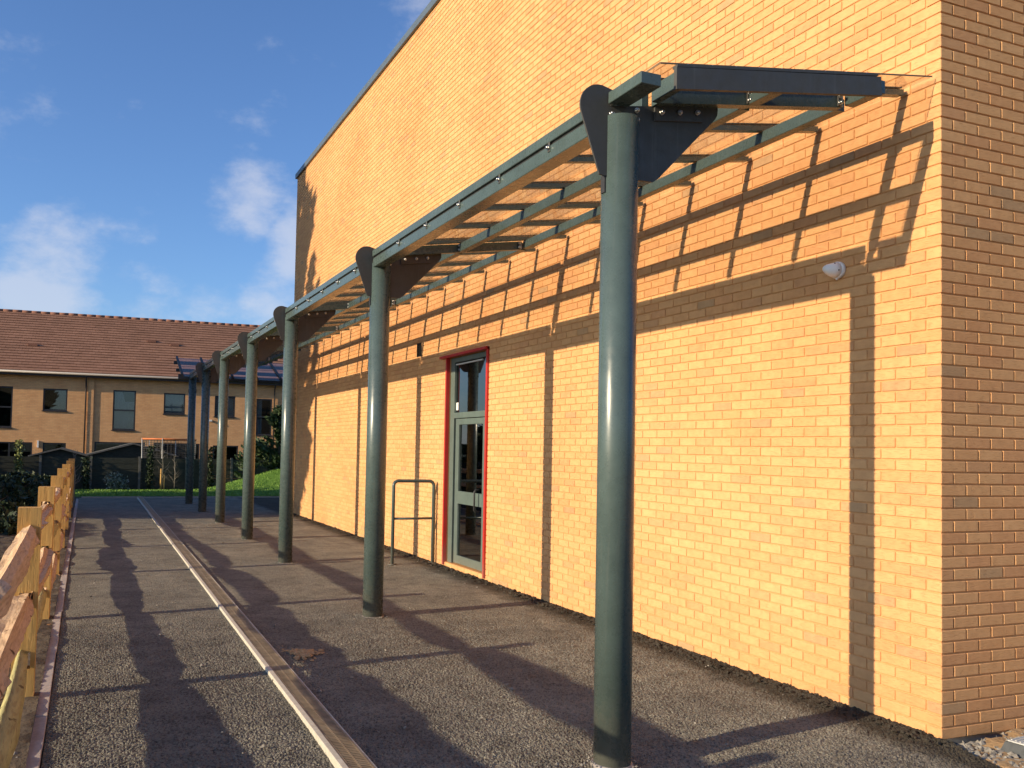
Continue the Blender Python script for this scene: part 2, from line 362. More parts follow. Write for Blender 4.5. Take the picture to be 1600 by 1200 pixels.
M_gutter = mat('grey_gutter', (.30, .27, .25), .5)[0]
M_pipe = mat('dark_downpipe', (.03, .022, .02), .5)[0]
M_fpan = simple('dark_fence_board', (.020, .025, .018), (.055, .058, .045), 6, .9, .3, .01, (1, 1, 8))
M_fpost = simple('fence_post_grey', (.10, .10, .09), (.17, .165, .15), 10, .9, .2, .01)
M_felt = simple('shed_felt', (.05, .055, .05), (.10, .10, .09), 20, .9, .2, .01)
M_orange = simple('orange_pad', (.55, .13, .03), (.75, .22, .06), 8, .6, 0)
M_net = simple('dark_net', (.03, .03, .03), (.06, .06, .06), 10, .8, 0)
M_white = mat('white_plastic', (.78, .76, .72), .35)[0]
M_paper = mat('white_sticker', (.85, .85, .82), .6)[0]
M_room = simple('dark_room', (.04, .038, .035), (.09, .08, .07), 2, .9, 0)
M_pgrey = simple('grey_plastic_cover', (.05, .055, .055), (.09, .095, .095), 20, .55, .1, .002)
M_lid = simple('galvanised_lid', (.42, .42, .40), (.60, .60, .56), 12, .5, .1, .002, (1, 12, 1))

# ------------------------------------------------------------------ the ground
def edge_x(y):     # right edge of the asphalt; beyond the corner it drifts left
    return np.where(y > 0, 0.004, 0.004 + np.minimum(y + .10, 0) * .36 + .02 * np.sin(y * 9))
def grid_sheet(name, x0, x1, y0, y1, nx, ny, zf, material, clampx=False, kind='structure', smooth=True):
    xs = np.linspace(x0, x1, nx); ys = np.linspace(y0, y1, ny); X, Y = np.meshgrid(xs, ys)
    if clampx: X = x0 + (X - x0) * ((edge_x(Y) - x0) / (x1 - x0))
    Z = zf(X, Y)
    V = np.stack([X.ravel(), Y.ravel(), Z.ravel()], 1)
    i = np.arange(nx * ny).reshape(ny, nx); F = np.stack([i[:-1, :-1].ravel(), i[:-1, 1:].ravel(), i[1:, 1:].ravel(), i[1:, :-1].ravel()], 1)
    o = fast(name, V, F, material, None, smooth)
    if kind: o['kind'] = kind
    return o
def dip(X, Y): return -.045 * np.exp(-((Y + .1) / 1.0) ** 2) * np.clip((-1.0 - X) / 1.0, 0, 1) * np.clip((X + 5.0) / .8, 0, 1)
def z_asph(X, Y):
    base = dip(X, Y) + .006 * (vnoise(X * 1.2, Y * 1.2, 3) - .5) + .004 * (vnoise(X * 5, Y * 5, 4) - .5)
    p1 = pebbles(X, Y, .0170, 5); p2 = pebbles(X + 3.1, Y + 1.7, .0135, 9)
    h = .014 * (np.maximum(p1, .8 * p2) - .75)
    edge = np.clip((X + .20 + .12 * (vnoise(Y * 4, X * 0, 8) - .5)) / .12, 0, 1)
    lump = pebbles(X, Y, .030, 14)
    h = h * (1 - edge) + edge * (.018 * lump + .5 * h + .010 * vnoise(X * 30, Y * 30, 6) )
    fade = np.clip((6.6 - Y) / 3.2, 0, 1)
    return base + h * fade
a1 = grid_sheet('asphalt_path', -5.118, 0.004, -.7, 6.6, 590, 830, z_asph, M_asph, clampx=True, smooth=False)
def z_asph2(X, Y):
    edge = np.clip((X + .20) / .12, 0, 1)
    return dip(X, Y) + .006 * (vnoise(X * 1.2, Y * 1.2, 3) - .5) + .004 * (vnoise(X * 5, Y * 5, 4) - .5) + edge * .014 * vnoise(X * 30, Y * 30, 6)
grid_sheet('asphalt_path', -5.118, 0.004, 6.6, 18.70, 200, 460, z_asph2, M_asph, clampx=True)
grid_sheet('asphalt_path', -5.118, 9.0, 18.70, 25.0, 140, 60, lambda X, Y: .005 * (vnoise(X * 1.2, Y * 1.2, 3) - .5), M_asph)
grid_sheet('asphalt_path', -5.118, 0.004, -9, -.7, 40, 80, z_asph2, M_asph, clampx=True)
def z_lawn(X, Y):
    m = np.exp(-(((X - 2.9) / 2.3) ** 2 + ((Y - 30.8) / 2.2) ** 2)) * .80
    m2 = np.exp(-(((X - .3) / 1.2) ** 2 + ((Y - 31) / 2.0) ** 2)) * .06
    return .03 + m + m2 + .02 * vnoise(X * .8, Y * .8, 2) - .38 * np.clip((Y - 28.8) / 5.0, 0, 1) * np.clip((2 - X) / 2.5, 0, 1)
grid_sheet('lawn', -5.6, 14, 25.0, 34.5, 160, 110, z_lawn, M_grass)
def z_soil(X, Y):
    d = np.clip((-5.5 - X) / 3, 0, 1)
    return -.02 + .05 * vnoise(X * 2, Y * 2, 21) + .03 * vnoise(X * 8, Y * 8, 22) + .02 * vnoise(X * 25, Y * 25, 23) + d * (.25 * vnoise(X * .5, Y * .4, 24)) - .3 * np.clip((Y - 27) / 7, 0, 1)
grid_sheet('soil_border', -14, -5.19, -9, 25.0, 260, 700, z_soil, M_soil)
grid_sheet('soil_border', -30, -5.6, 25.0, 34.5, 90, 60, z_soil, M_soil)
grid_sheet('rubble_ground', -.9, 12, -9, .0, 360, 260, lambda X, Y: np.where(X < edge_x(Y) + .01, -.05, 0) - .045 + .03 * vnoise(X * 6, Y * 6, 31) + .02 * vnoise(X * 22, Y * 22, 32) + .012 * pebbles(X, Y, .05, 40), M_sand)
gsheet = raw('ground', [(-900, -900, -.62), (900, -900, -.62), (900, 900, -.62), (-900, 900, -.62)], [(0, 1, 2, 3)], M_ground); gsheet['kind'] = 'structure'
# edging kerb: separate concrete lengths
k = thing('kerb_edging', 'narrow pinkish concrete edging kerb along the left side of the asphalt path', 'kerb', (-5.16, 0, 0))
kb = MB().box(-.036, .036, -.297, .297, -.12, .012, .004).build('kerb_block', M_conc, k)
y = -3.0; first = True
while y < 24.6:
    o = kb if first else instance(kb, k); first = False
    o.location = (random.uniform(-.004, .004), y, random.uniform(-.004, .006)); o.rotation_euler = (0, random.uniform(-.03, .03), random.uniform(-.004, .004)); y += .603
# end kerb along the lawn
k2 = thing('path_end_kerb', 'thin pale concrete kerb between the far end of the path and the lawn', 'kerb', (0, 24.98, 0))
kb2 = MB().box(-.45, .45, -.03, .03, -.1, .035, .004).build('kerb_block', M_conc, k2, loc=(-4.6, 0, 0))
for i in range(1, 11): instance(kb2, k2, loc=(-4.6 + .91 * i, 0, random.uniform(-.008, .006)))
# drainage channel
DX0, DY0, DX1, DY1 = -3.532, .70, -3.355, 23.6
ang = math.atan2(DX1 - DX0, DY1 - DY0); DL = 24.75 + 2.3
dr = thing('drain_channel', 'long slotted drainage channel with raised pale side running down the asphalt path', 'drain', (DX0 - math.tan(ang) * 3.0, -2.3, 0)); dr.rotation_euler = (0, 0, -ang)
MB().box(-.105, -.066, 0, DL, -.12, .026, .004).box(.070, .080, 0, DL, -.12, .022, .002).box(-.066, .070, 0, DL, -.12, -.045).build('channel_body', M_drainc, dr)
g_ = MB(); P = .026
g_.box(-.0655, -.054, 0, .496, -.01, .022); g_.box(.056, .0695, 0, .496, -.01, .022); g_.box(-.006, .004, 0, .496, -.01, .021)
n_ = 19
for i in range(n_ + 1):
    yy = i * .496 / (n_ + .0) ; g_.box(-.054, -.006, max(0, yy - .0075), min(.496, yy + .0075), -.008, .0205); g_.box(.004, .056, max(0, yy - .0075), min(.496, yy + .0075), -.008, .0205)
gr = g_.build('grate', M_grate, dr, loc=(0, .002, 0))
for i in range(1, int(DL / .5)): instance(gr, dr, loc=(0, .002 + i * .5, random.uniform(-.0015, .0015)))

# ------------------------------------------------------------------ the brick building
LY, HZ = 18.70, 8.85
BX = 8.1
B = thing('brick_building', 'tall windowless hall of buff orange brick with a blue grey coping', 'building', (0, 0, 0))
OP = (6.655, 8.03, .07, 3.075)     # door opening y0,y1,z0,z1
VO = (9.17, 9.385, 3.21, 3.435)
mo = MB(); mf = .0085
def wall_boxes(mb, holes, x0, x1):
    ys = sorted({0 + mf, LY - mf, *[h[0] for h in holes], *[h[1] for h in holes]})
    for a, b_ in zip(ys[:-1], ys[1:]):
        hh = [h for h in holes if h[0] <= a and h[1] >= b_]; z = -.3
        for h in hh: mb.box(x0, x1, a, b_, z, h[2]); z = h[3]
        mb.box(x0, x1, a, b_, z, HZ)
wall_boxes(mo, [OP, VO], mf, .32)
mo.box(.32, BX - mf, mf, .33, -.3, HZ)
mo.build('mortar_wall', M_mortar, B)

MB().box(BX - .2, BX, 0.34, LY, -.3, HZ).box(.33, BX - .2, LY - .3, LY - .008, -.3, HZ).build('rear_wall', M_hbrick, B)
MB().box(.33, BX - .2, .34, LY - .3, HZ - .3, HZ - .06).build('flat_roof', M_felt, B)
MB().box(-.05, .34, -.05, LY + .05, HZ - .045, HZ + .085, .006).box(.34, BX + .05, -.05, .34, HZ - .045, HZ + .0845, .006).build('coping', M_coping, B)
# coping joints
# brick mesh: tapered to recessed edge
def bricks_list():
    L = []
    for r in range(0, int(HZ / .075) + 1):
        z0 = r * .075 + .0; z1 = z0 + .065
        if z0 > HZ - .03: break
        z1 = min(z1, HZ - .001)
        # front face (x=0)
        y = 0.0 if r % 2 else -.1125
        while y < LY:
            a, b_ = max(y, 0), min(y + .215, LY)
            segs = [(a, b_)]
            for h in (OP, VO):
                if z1 > h[2] + .02 and z0 < h[3] - .02:
                    ns = []
                    for s0, s1 in segs:
                        if s1 <= h[0] or s0 >= h[1]: ns.append((s0, s1)); continue
                        if s0 < h[0]: ns.append((s0, h[0] - .004))
                        if s1 > h[1]: ns.append((h[1] + .004, s1))
                    segs = ns
            for s0, s1 in segs:
                if s1 - s0 > .02 and not (r % 2 == 0 and a == 0): L.append(('F', s0, s1, z0, z1, r))
            y += .225
        # return face (y=0)
        x = 0.0 if r % 2 == 0 else .1125
        while x < BX - .02:
            L.append(('R', x, min(x + .215, BX), z0, z1, r)); x += .225
    return L
BL = bricks_list()
cp = np.array(CAMP); rt, up_, fw = map(np.array, (RT, UP, FW))
def pj(P_):
    d = np.array(P_) - cp; z = d @ fw
    return np.array([678.3 + 1358.4 * (d @ rt) / z, 649.5 - 1358.4 * (d @ up_) / z])
def parea(b_):
    t_, a, c, z0, z1, r = b_
    if t_ == 'F': q = [(0, a, z0), (0, c, z0), (0, c, z1), (0, a, z1)]
    else: q = [(a, 0, z0), (c, 0, z0), (c, 0, z1), (a, 0, z1)]
    if t_ == 'R' and a > 1.2: return 0
    q = np.array([pj(v) for v in q]); x_, y_ = np.clip(q[:, 0], 0, 1600), np.clip(q[:, 1], 0, 1200)
    s_ = .5 * abs(np.dot(x_, np.roll(y_, 1)) - np.dot(y_, np.roll(x_, 1)))
    cxx = q[:, 0].mean(); 
    if 925 < cxx < 992: s_ *= .2
    return s_ + (30 if (t_ == 'F' and a < .01) else 0)
areas = np.array([parea(b_) for b_ in BL]); order = np.argsort(-areas); near = set(order[:300].tolist())
def brick_box(dx, dy, dz, name):
    b_ = MB().box(-dx / 2, dx / 2, -dy / 2, dy / 2, -dz / 2, dz / 2, .0035); return b_
bF = brick_box(.1025, .215, .065, 'b').build('brick', M_brick, B); bR = brick_box(.215, .1025, .065, 'b').build('brick', M_brick, B)
usedF = usedR = False
mv, mfc = [], []; base = 0
def jit(b_, i):
    r_ = random.Random(i * 77 + 5); return r_.uniform(-.0008, .0008), r_.uniform(-.0015, .0015)
V_, F_ = [], []; nb = 0
for i, b_ in enumerate(BL):
    t_, a, c, z0, z1, r = b_; dj, rj = jit(b_, i); cz = (z0 + z1) / 2; cc = (a + c) / 2
    full = abs((c - a) - .215) < 1e-4 and abs(z1 - z0 - .065) < 1e-4
    corner = a < .001
    if i in near and full:
        if t_ == 'F':
            o = bF if not usedF else instance(bF, B); usedF = True
            o.location = (.05125 + dj, cc, cz); o.rotation_euler = (0, 0, rj * .6) if not corner else (0, 0, 0)
            if corner: o.location = (.05125, .1075, cz)
        else:
            o = bR if not usedR else instance(bR, B); usedR = True
            o.location = (cc, .05125 + dj, cz); o.rotation_euler = (0, 0, rj * .6) if not corner else (0, 0, 0)
            if corner: o.location = (.1075, .05125, cz)
        continue
    e = .0035
    if corner:   # needs both faces: full box
        if t_ == 'F': bx = (0, .1025, a, c)
        else: bx = (a, c, 0, .1025)
        x0, x1, y0, y1 = bx
        pts = [(x0, y0, z0), (x1, y0, z0), (x1, y1, z0), (x0, y1, z0), (x0, y0, z1), (x1, y0, z1), (x1, y1, z1), (x0, y1, z1)]
        V_ += pts; F_ += [[nb + q for q in f] for f in [(3, 2, 1, 0), (4, 5, 6, 7), (0, 1, 5, 4), (1, 2, 6, 5), (2, 3, 7, 6), (3, 0, 4, 7)]]; nb += 8; continue
    d0 = dj; d1 = dj + rj * .2 * .6
    inn = [(a + e, z0 + e, d0), (c - e, z0 + e, d1), (c - e, z1 - e, d1), (a + e, z1 - e, d0)]
    outr = [(a, z0, d0 + e), (c, z0, d1 + e), (c, z1, d1 + e), (a, z1, d0 + e)]
    bk = [(a, z0, .02), (c, z0, .02), (c, z1, .02), (a, z1, .02)]
    for u_, w_, d_ in inn + outr + bk: V_.append((d_, u_, w_) if t_ == 'F' else (u_, d_, w_))
    fl = [(0, 1, 2, 3)] + [(j, j + 4, (j + 1) % 4 + 4, (j + 1) % 4) for j in range(4)] + [(j + 4, j + 8, (j + 1) % 4 + 8, (j + 1) % 4 + 4) for j in range(4)]
    if t_ == 'F': fl = [f[::-1] for f in fl]
    F_ += [[nb + q for q in f] for f in fl]; nb += 12
bw = fast('brickwork', V_, F_, M_brick, B); bw['kind'] = 'stuff'
# room behind the door
MB().box(.32, 4, 4.5, 4.6, 0, 3.3).box(.32, 4, 10, 10.1, 0, 3.3).box(3.9, 4, 4.6, 10, 0, 3.3).box(.32, 4, 4.6, 10, -.05, .02).box(.32, 4, 4.6, 10, 3.2, 3.3).build('inner_room', M_room, B)
# red surround
y0, y1, z0, z1 = OP
rd = MB().box(-.032, .028, y0 - .045, y0 - .006, .03, z1 + .03, .002).box(-.032, .028, y1 - .002, y1 + .034, .03, z1 - .002, .002).box(-.062, .028, y0 - .045, y1 + .215, z1 - .0, z1 + .036, .002)
rd.build('red_surround', M_red, B)
# frame + leaf
FX0, FX1 = .045, .12
fr = MB().box(FX0, FX1, y0 + .002, y0 + .075, z0, z1 - .004, .002).box(FX0, FX1, y1 - .145, y1 - .003, z0, z1 - .004, .002).box(FX0 + .001, FX1, y0 + .075, y1 - .145, 2.18, 2.262, .002).box(FX0 + .001, FX1, y0 + .075, y1 - .145, z1 - .075, z1 - .006, .002)
fr.build('door_frame', M_door, B)
MB().box(.02, .24, y0 - .02, y1 + .02, z0 - .06, z0 - .002, .003).build('door_sill', M_gutter, B)
MB().box(.078, .084, y0 + .077, y1 - .147, 2.264, z1 - .077).build('transom_pane', M_glass, B)
MB().box(.055, .0775, y0 + .30, y1 - .16, z1 - .115, z1 - .095, .002).build('closer_rail', M_lid, B)
MB().box(.09, .16, y0 + .077, y1 - .147, z1 - .22, z1 - .08).build('blind_box', M_frame, B)
dl0, dl1 = y0 + .08, y1 - .20
leaf = MB(); q0, q1 = .055, .105
leaf.box(q0, q1, dl0, dl0 + .155, .085, 2.172, .002).box(q0, q1, dl1 - .115, dl1, .085, 2.172, .002)
for a, b_ in ((.087, .20), (.945, 1.125), (2.085, 2.170)): leaf.box(q0 + .001, q1, dl0 + .156, dl1 - .116, a, b_, .002)
door = leaf.build('door', M_door, B)
MB().box(.08, .086, dl0 + .158, dl1 - .118, .202, .943).build('pane', M_glass, door)
MB().box(.08, .086, dl0 + .158, dl1 - .118, 1.127, 2.083).build('pane', M_glass, door)
hy = 6.98
MB().tube([(.055, hy, .87), (.005, hy, .875), (-.015, hy, .90), (-.015, hy, 1.15), (.005, hy, 1.175), (.055, hy, 1.18)], .013, 10).build('handle', M_black, door)
MB().box(.0765, .0775, y1 - .225, y1 - .155, 2.30, 2.41).build('white_notice', M_paper, B)
# vent
vt = MB().box(.06, .065, VO[0], VO[1], VO[2], VO[3]).box(.0, .06, VO[0], VO[0] + .012, VO[2], VO[3]).box(.0, .06, VO[1] - .012, VO[1], VO[2], VO[3]).box(.0, .06, VO[0] + .012, VO[1] - .012, VO[3] - .012, VO[3]).box(.0, .06, VO[0] + .012, VO[1] - .012, VO[2], VO[2] + .012)
vent = vt.build('wall_vent', M_black, B)
lv = MB().box(-.02, .02, VO[0] + .014, VO[1] - .014, -.002, .002).build('louvre', M_black, vent)
for i in range(6):
    o = lv if i == 0 else instance(lv, vent)
    o.location = (.03, 0, VO[2] + .03 + i * .034); o.rotation_euler = (0, .6, 0)
# sensor lamp on the wall
lp = thing('wall_sensor', 'small white round sensor fitting on the brick wall high up near the corner', 'sensor', (0, .80, 3.06))
MB().tube([(0, 0, 0), (-.010, 0, 0), (-.026, 0, 0), (-.034, 0, 0)], [.060, .062, .061, .050], 28).build('back_plate', M_white, lp)
MB().tube([(-.02, 0, 0), (-.045, .006, .0), (-.068, .018, .004), (-.085, .034, .010), (-.093, .046, .014), (-.096, .052, .016)], [.056, .054, .046, .034, .022, .012], 28).build('sensor_head', M_white, lp)
MB().tube([(-.02, 0, -.055), (-.02, 0, -.070)], [.010, .008], 12).build('cable_gland', M_white, lp)
MB().tube([(-.052, -.047, -.01), (-.056, -.052, -.01)], .005, 8).build('screw', M_plate, lp)
MB().tube([(-.060, -.020, .040), (-.064, -.023, .043)], .005, 8).build('screw', M_plate, lp)

# ------------------------------------------------------------------ the long canopy
CX = -2.165; SL = .148
def zb(x): return 4.04 + SL * (x + .558)      # underside of glazing bars
CYS = [.33, 4.72, 8.98, 12.28, 15.8, 18.95]
END_Y = 22.05
C = thing('walkway_canopy', 'long grey green steel canopy with clear roof standing along the brick wall', 'canopy', (CX, 0, 0))
def cl(mb, name, m, parent=C, loc=None): return mb.build(name, m, parent, loc=loc if loc else (-CX, 0, 0))
col0 = MB().tube([(0, 0, -.1), (0, 0, 3.64)], .1045, 48).build('column', M_steel, C, loc=(0, CYS[0], 0))
cap0 = MB().box(-.112, .112, -.02, .02, 3.2, 3.3).build('column_slot', M_black, col0)
cap0.data.transform(Matrix.Translation((0, 0, 0)))
gb = MB().tube([(0, 0, -.02), (0, 0, .002)], [.122, .112], 20).build('base_grout', M_gutter, col0)
# cranked plate outline (x,z)
lob = [(-2.316, 3.298), (-2.29, 3.292), (-2.255, 3.292), (-1.952, 3.298), (-1.915, 3.325), (-1.515, 3.735), (-1.497, 3.765), (-1.494, 3.80), (-1.50, 3.83), (-1.95, 3.745), (-2.23, 3.70), (-2.23, 3.79)]
cxx, czz, rr = -2.318, 3.68, .128
for k_ in range(0, 11):
    a = math.radians(70 + k_ * 12.5); lob.append((cxx + rr * math.cos(a), czz + rr * math.sin(a)))
plate0 = MB().prism([(x - CX, z) for x, z in lob], -.006, .006).build('bracket_plate', M_plate, C, loc=(0, CYS[0] - .02, 0))
bolt_me = MB().tube([(0, 0, 0), (0, -.006, 0)], .016, 12).tube([(0, -.006, 0), (0, -.018, 0), (0, -.021, 0)], [.0115, .0115, .007], 6)
bolt0 = bolt_me.build('bolt', M_bolt, plate0)
BP = [(-2.244, 3.712), (-2.243, 3.652), (-2.073, 3.698), (-2.073, 3.643), (-1.91, 3.708), (-1.784, 3.728), (-1.658, 3.748)]
for i, (x, z) in enumerate(BP):
    o = bolt0 if i == 0 else instance(bolt0, plate0); o.location = (x - CX, -.007, z)
strap0 = MB().prism([(x - CX, z) for x, z in [(-1.955, 3.655), (-1.615, 3.70), (-1.615, 3.80), (-1.955, 3.745)]], -.020, -.0075).build('strap', M_plate, plate0)
for o in plate0.children:
    if o.name.startswith('bolt') and o.location.x - .01 > -1.95 - CX: o.location.y = -.021
# rafter arm
arm0 = MB().prism([(x - CX, z) for x, z in [(-1.97, zb(-1.97) - .092), (-.565, zb(-.565) - .092), (-.565, zb(-.565) - .003), (-1.97, zb(-1.97) - .003)]], -.03, .03).build('rafter_arm', M_steel, C, loc=(0, CYS[0] - .055, 0))
endp = MB().box(-.6 - CX, -.565 - CX, -.036, -.0305, zb(-.58) - .088, zb(-.58) - .01).build('end_plate', M_lid, arm0)
cols = [col0]; plates = [plate0]; arms = [arm0]
def copytree(o, parent):
    c = o.copy(); COL.objects.link(c); c.parent = parent
    for ch in list(o.children): copytree(ch, c)
    return c
for Yc in CYS[1:]:
    c = copytree(col0, C); c.location.y = Yc
    p = copytree(plate0, C); p.location.y = Yc - .02
    a = copytree(arm0, C); a.location.y = Yc - .055
c = copytree(col0, C); c.location.y = END_Y; 
# bolted joints on arms at purlins and beam ends: small plates with two bolts
jt = MB().box(-.012, .012, -.012, 0, -.04, .04).build('joint_plate', M_plate, C)
jb = instance(bolt0, jt, loc=(0, -.012, .022)); jb2 = instance(bolt0, jt, loc=(0, -.012, -.022))
first = True
def joint(x, Y, z, rot=0):
    global first
    o = jt if first else copytree(jt, C); first = False
    o.location = (x - CX, Y, z); o.rotation_euler = (0, 0, rot)
for Yc in CYS:
    for x in (-1.32, -.60): joint(x, Yc - .088, zb(x) - .046)
# main beam and gutter between plates
segs = list(zip([-.02] + CYS, CYS + [END_Y]))
for i, (a, b_) in enumerate(segs):
    a2 = a + .012 if i else a; b2 = b_ - .035
    if i: 
        cl(MB().box(-2.262, -2.136, a2, b2, 3.592, 3.684, .004), 'main_beam', M_steel)
        for dz in (3.66, 3.615):
            o = instance(bolt0, C, loc=(-2.268 - CX, a2 + .03, dz), rot=(0, 0, -math.pi / 2))
        o = cl(MB().box(-2.270, -2.2645, a2 + .002, a2 + .012, 3.585, 3.695), 'end_cleat', M_lid)
    cl(MB().box(-2.270, -2.140, a2, b2, 3.702, 3.768, .003), 'gutter', M_steel)
    if i: cl(MB().box(-2.25, -2.15, a2, b2, 3.684, 3.702), 'packer', M_black)
# eaves purlin, second and third purlins, in lengths between the arms
for x, w_, hgt in ((-2.0, .05, .095), (-1.285, .075, .088), (-.515, .075, .082)):
    edges = [0.0] + [yc - .055 for yc in CYS] + [END_Y]
    for a, b_ in zip(edges[:-1], edges[1:]):
        aa = a + (.034 if a > 0 else 0); bb = b_ - .034
        if x < -1.9: aa, bb = a + (.05 if a > 0 else .012), b_ - .05
        zt = zb(x - w_ / 2) - .002
        cl(MB().box(x - w_ / 2, x + w_ / 2, aa, bb, zt - hgt, zt, .003), 'purlin', M_steel)
# glazing bars, panes, clips
BY0, BP_ = .262, .7215
bar_m = MB().prism([(x - CX, z) for x, z in [(-1.98, zb(-1.98)), (-.04, zb(-.04)), (-.04, zb(-.04) + .036), (-1.98, zb(-1.98) + .036)]], -.026, .026)
bar0 = bar_m.build('glazing_bar', M_steel, C, loc=(0, BY0, 0))
cap_m = MB().prism([(x - CX, z) for x, z in [(-1.98, zb(-1.98) + .046), (-.05, zb(-.05) + .046), (-.05, zb(-.05) + .054), (-1.98, zb(-1.98) + .054)]], -.022, .022).build('bar_cap', M_plate, bar0)
clip0 = MB().box(-.006, 0, -.013, .013, -.05, .02, .002).build('clip', M_plate, C); cb = instance(bolt0, clip0, loc=(-.006, 0, -.022), rot=(0, 0, -math.pi / 2))
pane0 = MB().prism([(x - CX, z) for x, z in [(-2.03, zb(-2.03) + .037), (-.012, zb(-.012) + .037), (-.012, zb(-.012) + .044), (-2.03, zb(-2.03) + .044)]], -BP_ / 2 + .003, BP_ / 2 - .003).build('roof_pane', M_glaz, C)
nbar = int((END_Y - .1 - BY0) / BP_) + 1; fc = True
for k_ in range(nbar):
    yy = BY0 + k_ * BP_
    b_ = bar0 if k_ == 0 else copytree(bar0, C); b_.location.y = yy
    if min(abs(yy - c_) for c_ in CYS) > .2:
        o = clip0 if fc else copytree(clip0, C); fc = False; o.location = (-2.2625 - CX, yy, 3.69)
    o = pane0 if k_ == 0 else instance(pane0, C); o.location = (0, yy + BP_ / 2, 0)
# end verge bar and narrow end pane
cl(MB().prism([(-2.035, 3.712), (-.52, 3.936), (-.53, 4.05), (-2.035, 3.832)], -.014, .012), 'verge_bar', M_plate)
cl(MB().prism([(-2.03, 3.836), (-.55, 4.053), (-.55, 4.068), (-2.03, 3.851)], -.012, .03), 'verge_cap', M_plate)
for i in range(9):
    x = -1.95 + i * .165; vb = instance(bolt0, C, loc=(x - CX, .0, 3.851 + (x + 2.03) * .147 - .003), rot=(-math.pi / 2, 0, 0)); vb.scale = (.45, .45, .45)
cl(MB().prism([(-2.11, zb(-2.11) + .046), (-.035, zb(-.035) + .038), (-.035, zb(-.035) + .045), (-2.11, zb(-2.11) + .053)], .035, BY0 - .001), 'end_pane', M_glaz)
cl(MB().prism([(-2.11, zb(-2.11) + .045), (-.035, zb(-.035) + .037), (-.035, zb(-.035) + .046), (-2.11, zb(-2.11) + .054)], .031, .0345), 'pane_edge_trim', M_trim)
cl(MB().prism([(-2.113, zb(-2.11) + .044), (-2.1105, zb(-2.11) + .044), (-2.1105, zb(-2.11) + .055), (-2.113, zb(-2.11) + .055)], .035, BY0 - .001), 'pane_edge_trim', M_trim)

# ------------------------------------------------------------------ second canopy across the end
M_glaz2 = glazing(); [setattr(nn_.inputs[1], 'default_value', .45) for nn_ in M_glaz2.node_tree.nodes if nn_.type == 'MATH' and nn_.operation == 'MULTIPLY_ADD']
K = thing('cross_canopy', 'second dark canopy running off to the right beyond the far end of the long canopy', 'canopy', (-2.45, 22.3, 0))
def kz(d): return 3.80 + d * .36
MB().box(-.1, 8, -.06, .06, 3.60, 3.74, .004).build('main_beam', M_plate, K)
MB().box(-.1, 8, 1.55, 1.62, 3.60 + .56, 3.60 + .66, .004).build('upper_purlin', M_plate, K)
MB().box(-.1, 8, .75, .82, 3.60 + .27, 3.60 + .37, .004).build('middle_purlin', M_plate, K)
kbar = MB().hexa([(-.03, -.1, kz(-.1) - .06), (.03, -.1, kz(-.1) - .06), (.03, 1.75, kz(1.75) - .06), (-.03, 1.75, kz(1.75) - .06), (-.03, -.1, kz(-.1)), (.03, -.1, kz(-.1)), (.03, 1.75, kz(1.75)), (-.03, 1.75, kz(1.75))]).build('glazing_bar', M_plate, K)
kp = MB().hexa([(.035, -.25, kz(-.25) - .05), (.685, -.25, kz(-.25) - .05), (.685, 1.72, kz(1.72) - .05), (.035, 1.72, kz(1.72) - .05), (.035, -.25, kz(-.25) - .04), (.685, -.25, kz(-.25) - .04), (.685, 1.72, kz(1.72) - .04), (.035, 1.72, kz(1.72) - .04)]).build('roof_pane', M_glaz2, K)
for i in range(1, 12):
    instance(kbar, K, loc=(i * .72, 0, 0)); instance(kp, K, loc=(i * .72, 0, 0))
kc = MB().tube([(3.2, .05, 0), (3.2, .05, 3.6)], .1, 24).build('column', M_plate, K); instance(kc, K, loc=(3.6, 0, 0))

# ------------------------------------------------------------------ hoop rail by the door
hr = thing('hoop_rail', 'grey tubular hoop guard rail standing on the asphalt beside the door', 'rail', (-.70, 8.36, 0))
r_ = .0255; pth = [(0, 0, -.05), (0, 0, 1.17)] + [(.07 - .07 * math.cos(math.radians(a)), 0, 1.17 + .07 * math.sin(math.radians(a))) for a in (20, 45, 70, 90)] + [(.57, 0, 1.24)] + [(.57 + .07 * math.sin(math.radians(a)), 0, 1.17 + .07 * math.cos(math.radians(a))) for a in (20, 45, 70, 90)] + [(.64, 0, -.05)]
MB().tube(pth, r_, 14).build('hoop', M_steel, hr)
MB().tube([(.01, 0, .68), (.63, 0, .68)], .018, 12).build('mid_rail', M_steel, hr)
fp = MB().tube([(0, 0, .0), (0, 0, .018)], .06, 16).build('foot_plate', M_plate, hr); instance(fp, hr, loc=(.64, 0, 0))

